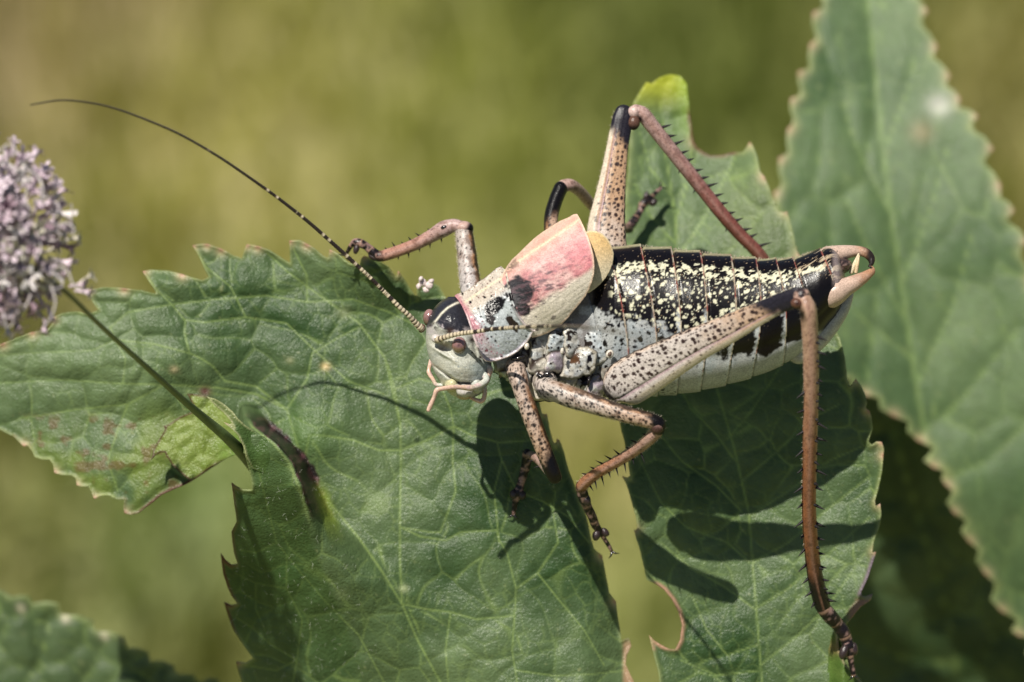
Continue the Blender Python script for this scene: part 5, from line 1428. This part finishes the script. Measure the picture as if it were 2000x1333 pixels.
blob('knee', (1557, 593, 3.12), (13, 11, 11), cutleg, HL, lambda X, Y, u, v: mixc(full(len(X), (.10, .045, .03)), full(len(X), (.03, .012, .01)), smooth(.5, .1, np.hypot(u, v))), .2, (24, 16))
ht = [(1571, 588, 3.06, 15), (1578, 606, 3.06, 16.5), (1582, 650, 2.86, 15.5), (1584, 710, 2.54, 15), (1584, 780, 2.12, 14.5), (1582, 850, 1.64, 14.5), (1581, 920, 1.12, 14), (1580, 990, .54, 14), (1583, 1050, .02, 14.5), (1588, 1100, -.45, 15), (1596, 1145, -.8, 16), (1606, 1182, -1.1, 16)]
def hind_tib(seed, start=(.42, .27, .19), end=(.28, .105, .048)):
    def cf(s, w, f, q):
        n = len(s); nz = fbm(s / 22, w / 9, seed, 3)
        C = mixc(full(n, start), full(n, end), smooth(.0, .6, f + .3 * (nz - .5)))
        C = mixc(C, full(n, (.38, .22, .18)), np.exp(-((q + .05) / .28) ** 2) * .55)
        C = mixc(C, full(n, (.10, .045, .03)), np.maximum(spots(s, w, 7.5, .8, 2.0, .6, seed + 1, 1), smooth(.6, .7, fbm(s / 8, w / 8, seed + 4, 3)) * .6) * .75)
        C = mixc(C, full(n, BLACK), np.exp(-((f - .03) / .02) ** 2) * smooth(-.3, -.7, q) )
        C = mixc(C, full(n, (.010, .007, .008)), smooth(.78, .92, f + .1 * (nz - .5)) * smooth(.05, .25, np.abs(q + .05) + .08))
        return C
    return cf
tube('tibia', ht, cutleg, HL, hind_tib(251), 2, 44)
spine_row(HL, ht, 1, [.12, .17, .215, .26, .305, .35, .40, .45, .50, .555, .61, .67, .73, .78, .83, .875, .92, .965, .99], 24, .35, .3, 3.8)
spine_row(HL, ht, -1, [.30, .36, .43, .49, .55, .61, .665, .72, .765, .81, .86, .905, .95, .985], 22, .6, .3, 3.6)
spine_row(HL, ht, 1, [.14, .20, .27, .33, .39, .46, .53, .60, .67, .74, .81, .88, .95], 13, .5, 1.6, 3.4)
tarsus(HL, [(1608, 1188, -1.12, 14.5), (1622, 1205, -1.25, 15), (1636, 1220, -1.4, 13.5), (1646, 1234, -1.45, 14), (1653, 1250, -1.5, 12), (1657, 1264, -1.5, 12.5), (1660, 1278, -1.5, 8), (1663, 1298, -1.55, 6), (1667, 1318, -1.6, 5.6)], 29, .25)
pads(HL, [(1648, 1274, -1.4, 9, 15, .35), (1668, 1268, -1.5, 8, 13, -.1), (1630, 1225, -1.45, 8, 5, .6)])
# far front leg
pf = [(925, 600, -.30, 20), (920, 570, -.4, 20.5), (916, 535, -.55, 20), (912, 500, -.7, 19), (908, 468, -.85, 18), (906, 450, -.9, 17)]
FF = tube('front_leg', pf, cutleg, cr, leg_colour((.43, .39, .37), (.41, .35, .31), 261, None, (1.0, 2.6), 11, -1, (.42, .19, .06), .5), 2, 50)
FF['label'] = 'far front leg reaching over the leaf edge to the left'
blob('knee', (907, 445, -.88), (18, 13, 16), cutleg, FF, lambda X, Y, u, v: mixc(full(len(X), (.42, .28, .24)), full(len(X), BLACK), smooth(.0, .5, u + .3 * v)), .1)
pft = [(900, 443, -.88, 12), (885, 441, -.95, 13.5), (866, 448, -1.0, 16), (845, 460, -1.1, 13.5), (815, 476, -1.2, 12), (780, 490, -1.35, 11.5), (752, 499, -1.5, 11.5), (742, 501, -1.5, 11)]
tube('tibia', pft, cutleg, FF, tibia_colour((.40, .28, .26), (.37, .19, .14), 265, (.9, 1.05), dots=.25), 2, 36)
blob('hearing_slit', (868, 444, -.87), (8.5, 4.5, 5), bead, FF, rot=-.35, n=(20, 12))
spine_row(FF, pft, 1, [.28, .42, .55, .68, .8], 12, .4, 0, 2.4); spine_row(FF, pft, -1, [.35, .48, .6, .7, .8, .9], 12, .4, 0, 2.4)
tarsus(FF, [(742, 502, -1.5, 9), (730, 494, -1.5, 9.5), (716, 482, -1.5, 8), (705, 476, -1.5, 9), (694, 474, -1.52, 8), (686, 480, -1.55, 5), (680, 490, -1.6, 4), (676, 496, -1.65, 3.4)], 39, .6)
pads(FF, [(696, 486, -1.5, 6, 11, .3), (730, 503, -1.5, 12, 6, .5)])
# far middle leg: only knee, shin and foot are seen beyond the wings
pmf = [(1100, 560, -.5, 15), (1080, 480, -.8, 14), (1076, 430, -1.1, 14), (1084, 395, -1.3, 14), (1095, 368, -1.45, 14)]
MF = tube('middle_leg', pmf, cutleg, cr, leg_colour((.46, .34, .26), (.40, .24, .16), 271, (.55, .75), (1.2, 3.2), 9, 1), 2, 36)
MF['label'] = 'far middle leg, its black knee behind the pink wing'
pmt = [(1100, 364, -1.5, 13), (1114, 362, -1.6, 12.5), (1132, 374, -1.9, 11.5), (1160, 405, -2.5, 11), (1200, 440, -3.4, 10), (1228, 447, -3.9, 10)]
tube('tibia', pmt, cutleg, MF, tibia_colour((.42, .28, .24), (.36, .22, .18), 275), 2, 30)
tarsus(MF, [(1226, 448, -3.9, 9), (1238, 432, -4.0, 9), (1249, 415, -4.1, 7), (1257, 398, -4.15, 9), (1268, 390, -4.2, 8), (1278, 380, -4.3, 5), (1290, 368, -4.4, 4)], 49, .5)
pads(MF, [(1262, 384, -4.15, 6, 10, .2), (1276, 396, -4.2, 7, 9, .9)])
# far hind leg raised high
hff = [(1185, 520, -.75, 38), (1184, 480, -.85, 40), (1185, 440, -.95, 37), (1190, 400, -1.05, 32), (1197, 350, -1.15, 26), (1204, 300, -1.25, 22), (1211, 260, -1.32, 21), (1216, 232, -1.36, 20.5), (1218, 222, -1.38, 18)]
FH = tube('hind_leg', hff, cutleg, cr, thigh_col(281, -1, .45), 2, 120, flat=.40, prof=thigh_prof(-1))
FH['label'] = 'far hind leg raised behind the wings with a black knee'
blob('knee', (1240, 219, -1.38), (14, 13, 12), cutleg, FH, lambda X, Y, u, v: mixc(full(len(X), (.50, .36, .32)), full(len(X), (.06, .03, .03)), smooth(.0, .8, u)), .1)
blob('knee', (1238, 240, -1.34), (12, 15, 11), cutleg, FH, lambda X, Y, u, v: mixc(full(len(X), (.10, .05, .035)), full(len(X), (.02, .012, .012)), smooth(.1, .7, v)), .1)
fht = [(1242, 216, -1.4, 12), (1256, 224, -1.42, 14.5), (1275, 248, -1.5, 14.5), (1305, 286, -1.62, 14), (1340, 330, -1.78, 14), (1375, 374, -1.95, 13.5), (1410, 418, -2.1, 13.5), (1445, 458, -2.3, 13), (1480, 494, -2.5, 13), (1510, 540, -2.8, 13), (1530, 600, -3.0, 12)]
tube('tibia', fht, cutleg, FH, hind_tib(291, (.42, .28, .25), (.22, .07, .055)), 2, 40)
spine_row(FH, fht, 1, [.12, .165, .205, .25, .29, .34, .38, .42, .47, .51, .56, .60, .65, .69, .74], 22, .45, .1, 3.8)
spine_row(FH, fht, -1, [.30, .40, .50, .60, .70], 9, .5, .1, 2.2)

# --- tail end: claspers, plates
def cerc_col(seed, d0, d1):
    def cf(s, w, f, q):
        n = len(s); nz = fbm(s / 9, w / 9, seed, 3)
        C = mixc(full(n, (.47, .34, .27)), full(n, (.36, .19, .11)), smooth(.3, .85, f + .3 * (nz - .5)))
        return mixc(C, full(n, (.02, .014, .012)), smooth(d0, d1, f + .1 * (nz - .5) + .06 * q))
    return cf
tube('clasper', [(1620, 502, .0, 22), (1638, 496, 0, 17), (1658, 492, 0, 13), (1678, 491, 0, 10), (1692, 495, .02, 9.5), (1701, 505, .05, 8), (1702, 515, .1, 5), (1698, 520, .12, 2.5)], cut, cr, cerc_col(5, .60, .80), 1.6, 28)
tube('clasper', [(1620, 578, .45, 26), (1634, 571, .50, 24), (1650, 562, .5, 19), (1668, 553, .48, 15.5), (1684, 544, .42, 12), (1696, 536, .36, 9), (1703, 530, .3, 7), (1704, 524, .28, 3.5), (1699, 521, .26, 2)], cut, cr, cerc_col(6, .93, .99), 1.6, 32)
blob('anal_plate', (1640, 520, .1), (24, 16, 30), cut, cr, lambda X, Y, u, v: mixc(full(len(X), (.03, .02, .02)), full(len(X), (.20, .13, .11)), smooth(.45, .7, fbm(X / 7, Y / 7, 3, 3))), -.1, warp=.2)
tube('inner_spike', [(1663, 532, .15, 4.5), (1670, 515, .18, 4.2), (1677, 497, .2, 2)], cut, cr, lambda s, w, f, q: full(len(s), (.66, .56, .38)), 2, 12)
tube('inner_spike', [(1672, 532, .2, 3.6), (1675, 515, .22, 3.2), (1678, 500, .2, 1.6)], cut, cr, lambda s, w, f, q: full(len(s), (.60, .46, .28)), 2, 12)
SUB = [(1570, 690), (1590, 660), (1612, 640), (1640, 610), (1665, 570), (1664, 582), (1655, 602), (1642, 622), (1625, 642), (1605, 655), (1598, 668), (1590, 690)]
def cfs(X, Y, bd, Z):
    n = len(X); C = mixc(full(n, (.46, .45, .40)), full(n, (.36, .35, .33)), fbm(X / 12, Y / 12, 7, 3))
    return mixc(C, full(n, (.12, .10, .10)), spots(X, Y, 16, 1, 4, .4, 3, 2) * .5)
tube('lower_plate', [(1560, 690, 0, 22), (1590, 662, 0, 26), (1615, 637, .02, 23), (1640, 606, .04, 18), (1656, 580, .04, 11), (1663, 566, .04, 5)], cut, cr, lambda s, w, f, q: mixc(full(len(s), (.46, .45, .40)), full(len(s), (.34, .33, .31)), fbm(s / 12, w / 12, 7, 3)), 2.5, 36)

# --- fine hairs on the cricket's back and legs, too small to count
def body_hairs():
    r = random.Random(3); V = []; F = []
    def add(x, y, z, a, L, w=.0048):
        p0 = to_local(x, y, z); p1 = to_local(x + math.cos(a) * L, y + math.sin(a) * L, z + r.uniform(-.02, .05))
        b = len(V)
        for k in range(3):
            t = k * 2.094; V.append(p0 + np.array([math.cos(t) * w, math.sin(t) * w, math.sin(t + 1) * w]))
        V.append(p1)
        for k in range(3): F.append((b + k, b + (k + 1) % 3, b + 3))
    for _ in range(420):
        x = r.uniform(1190, 1640); add(x, np.interp(x, BX, BT) + r.uniform(-1, 3), r.uniform(-.1, .2), -1.0 + r.gauss(0, .4), r.uniform(3, 6))
    for pts, side in ((pf, 1), (pf, -1), (pm, -1), (pm, 1), (pt, 1), (pt, -1), (hff, 1), (fht, 1), (ht, 1), (ht, -1), (hf[6:], 1), (hf[4:], -1)):
        P = catmull(pts, 2)
        for _ in range(110):
            i = r.randrange(1, len(P) - 1); t = P[i + 1][:2] - P[i - 1][:2]; t = t / (np.linalg.norm(t) + 1e-9); nn = np.array([t[1], -t[0]]) * side
            a = math.atan2(nn[1] + .6 * t[1], nn[0] + .6 * t[0]) + r.gauss(0, .3)
            add(P[i][0] + nn[0] * P[i][3] * .95, P[i][1] + nn[1] * P[i][3] * .95, P[i][2] + r.uniform(-.05, .05), a, r.uniform(3, 7))
    o = make_mesh('fine_hair', np.array(V), F, mat_cuticle('fine_hair', .4, 0, 5, attr=False, color=(.55, .48, .36)), cr); o['kind'] = 'stuff'
body_hairs()

# ------------------------------------------------------------------ a fallen floret caught on the leaf margin
ff = thing('fallen_floret', 'tiny pale pink floret caught on the leaf edge left of the head', 'floret', to_local(828, 556, -1.6))
fm = mat_cuticle('floret_fallen', .5, .3, 10, attr=False, color=(.62, .52, .50))
for k, (x, y, rx, ry) in enumerate([(826, 552, 8, 7), (838, 558, 9, 7), (818, 560, 6, 5), (832, 566, 6, 7), (842, 550, 6, 5), (822, 545, 4, 5)]):
    blob('petal', (x, y, -1.58 + .04 * (k % 3)), (rx, ry, 5), fm, ff, rot=k * .7, n=(14, 10), warp=.5)
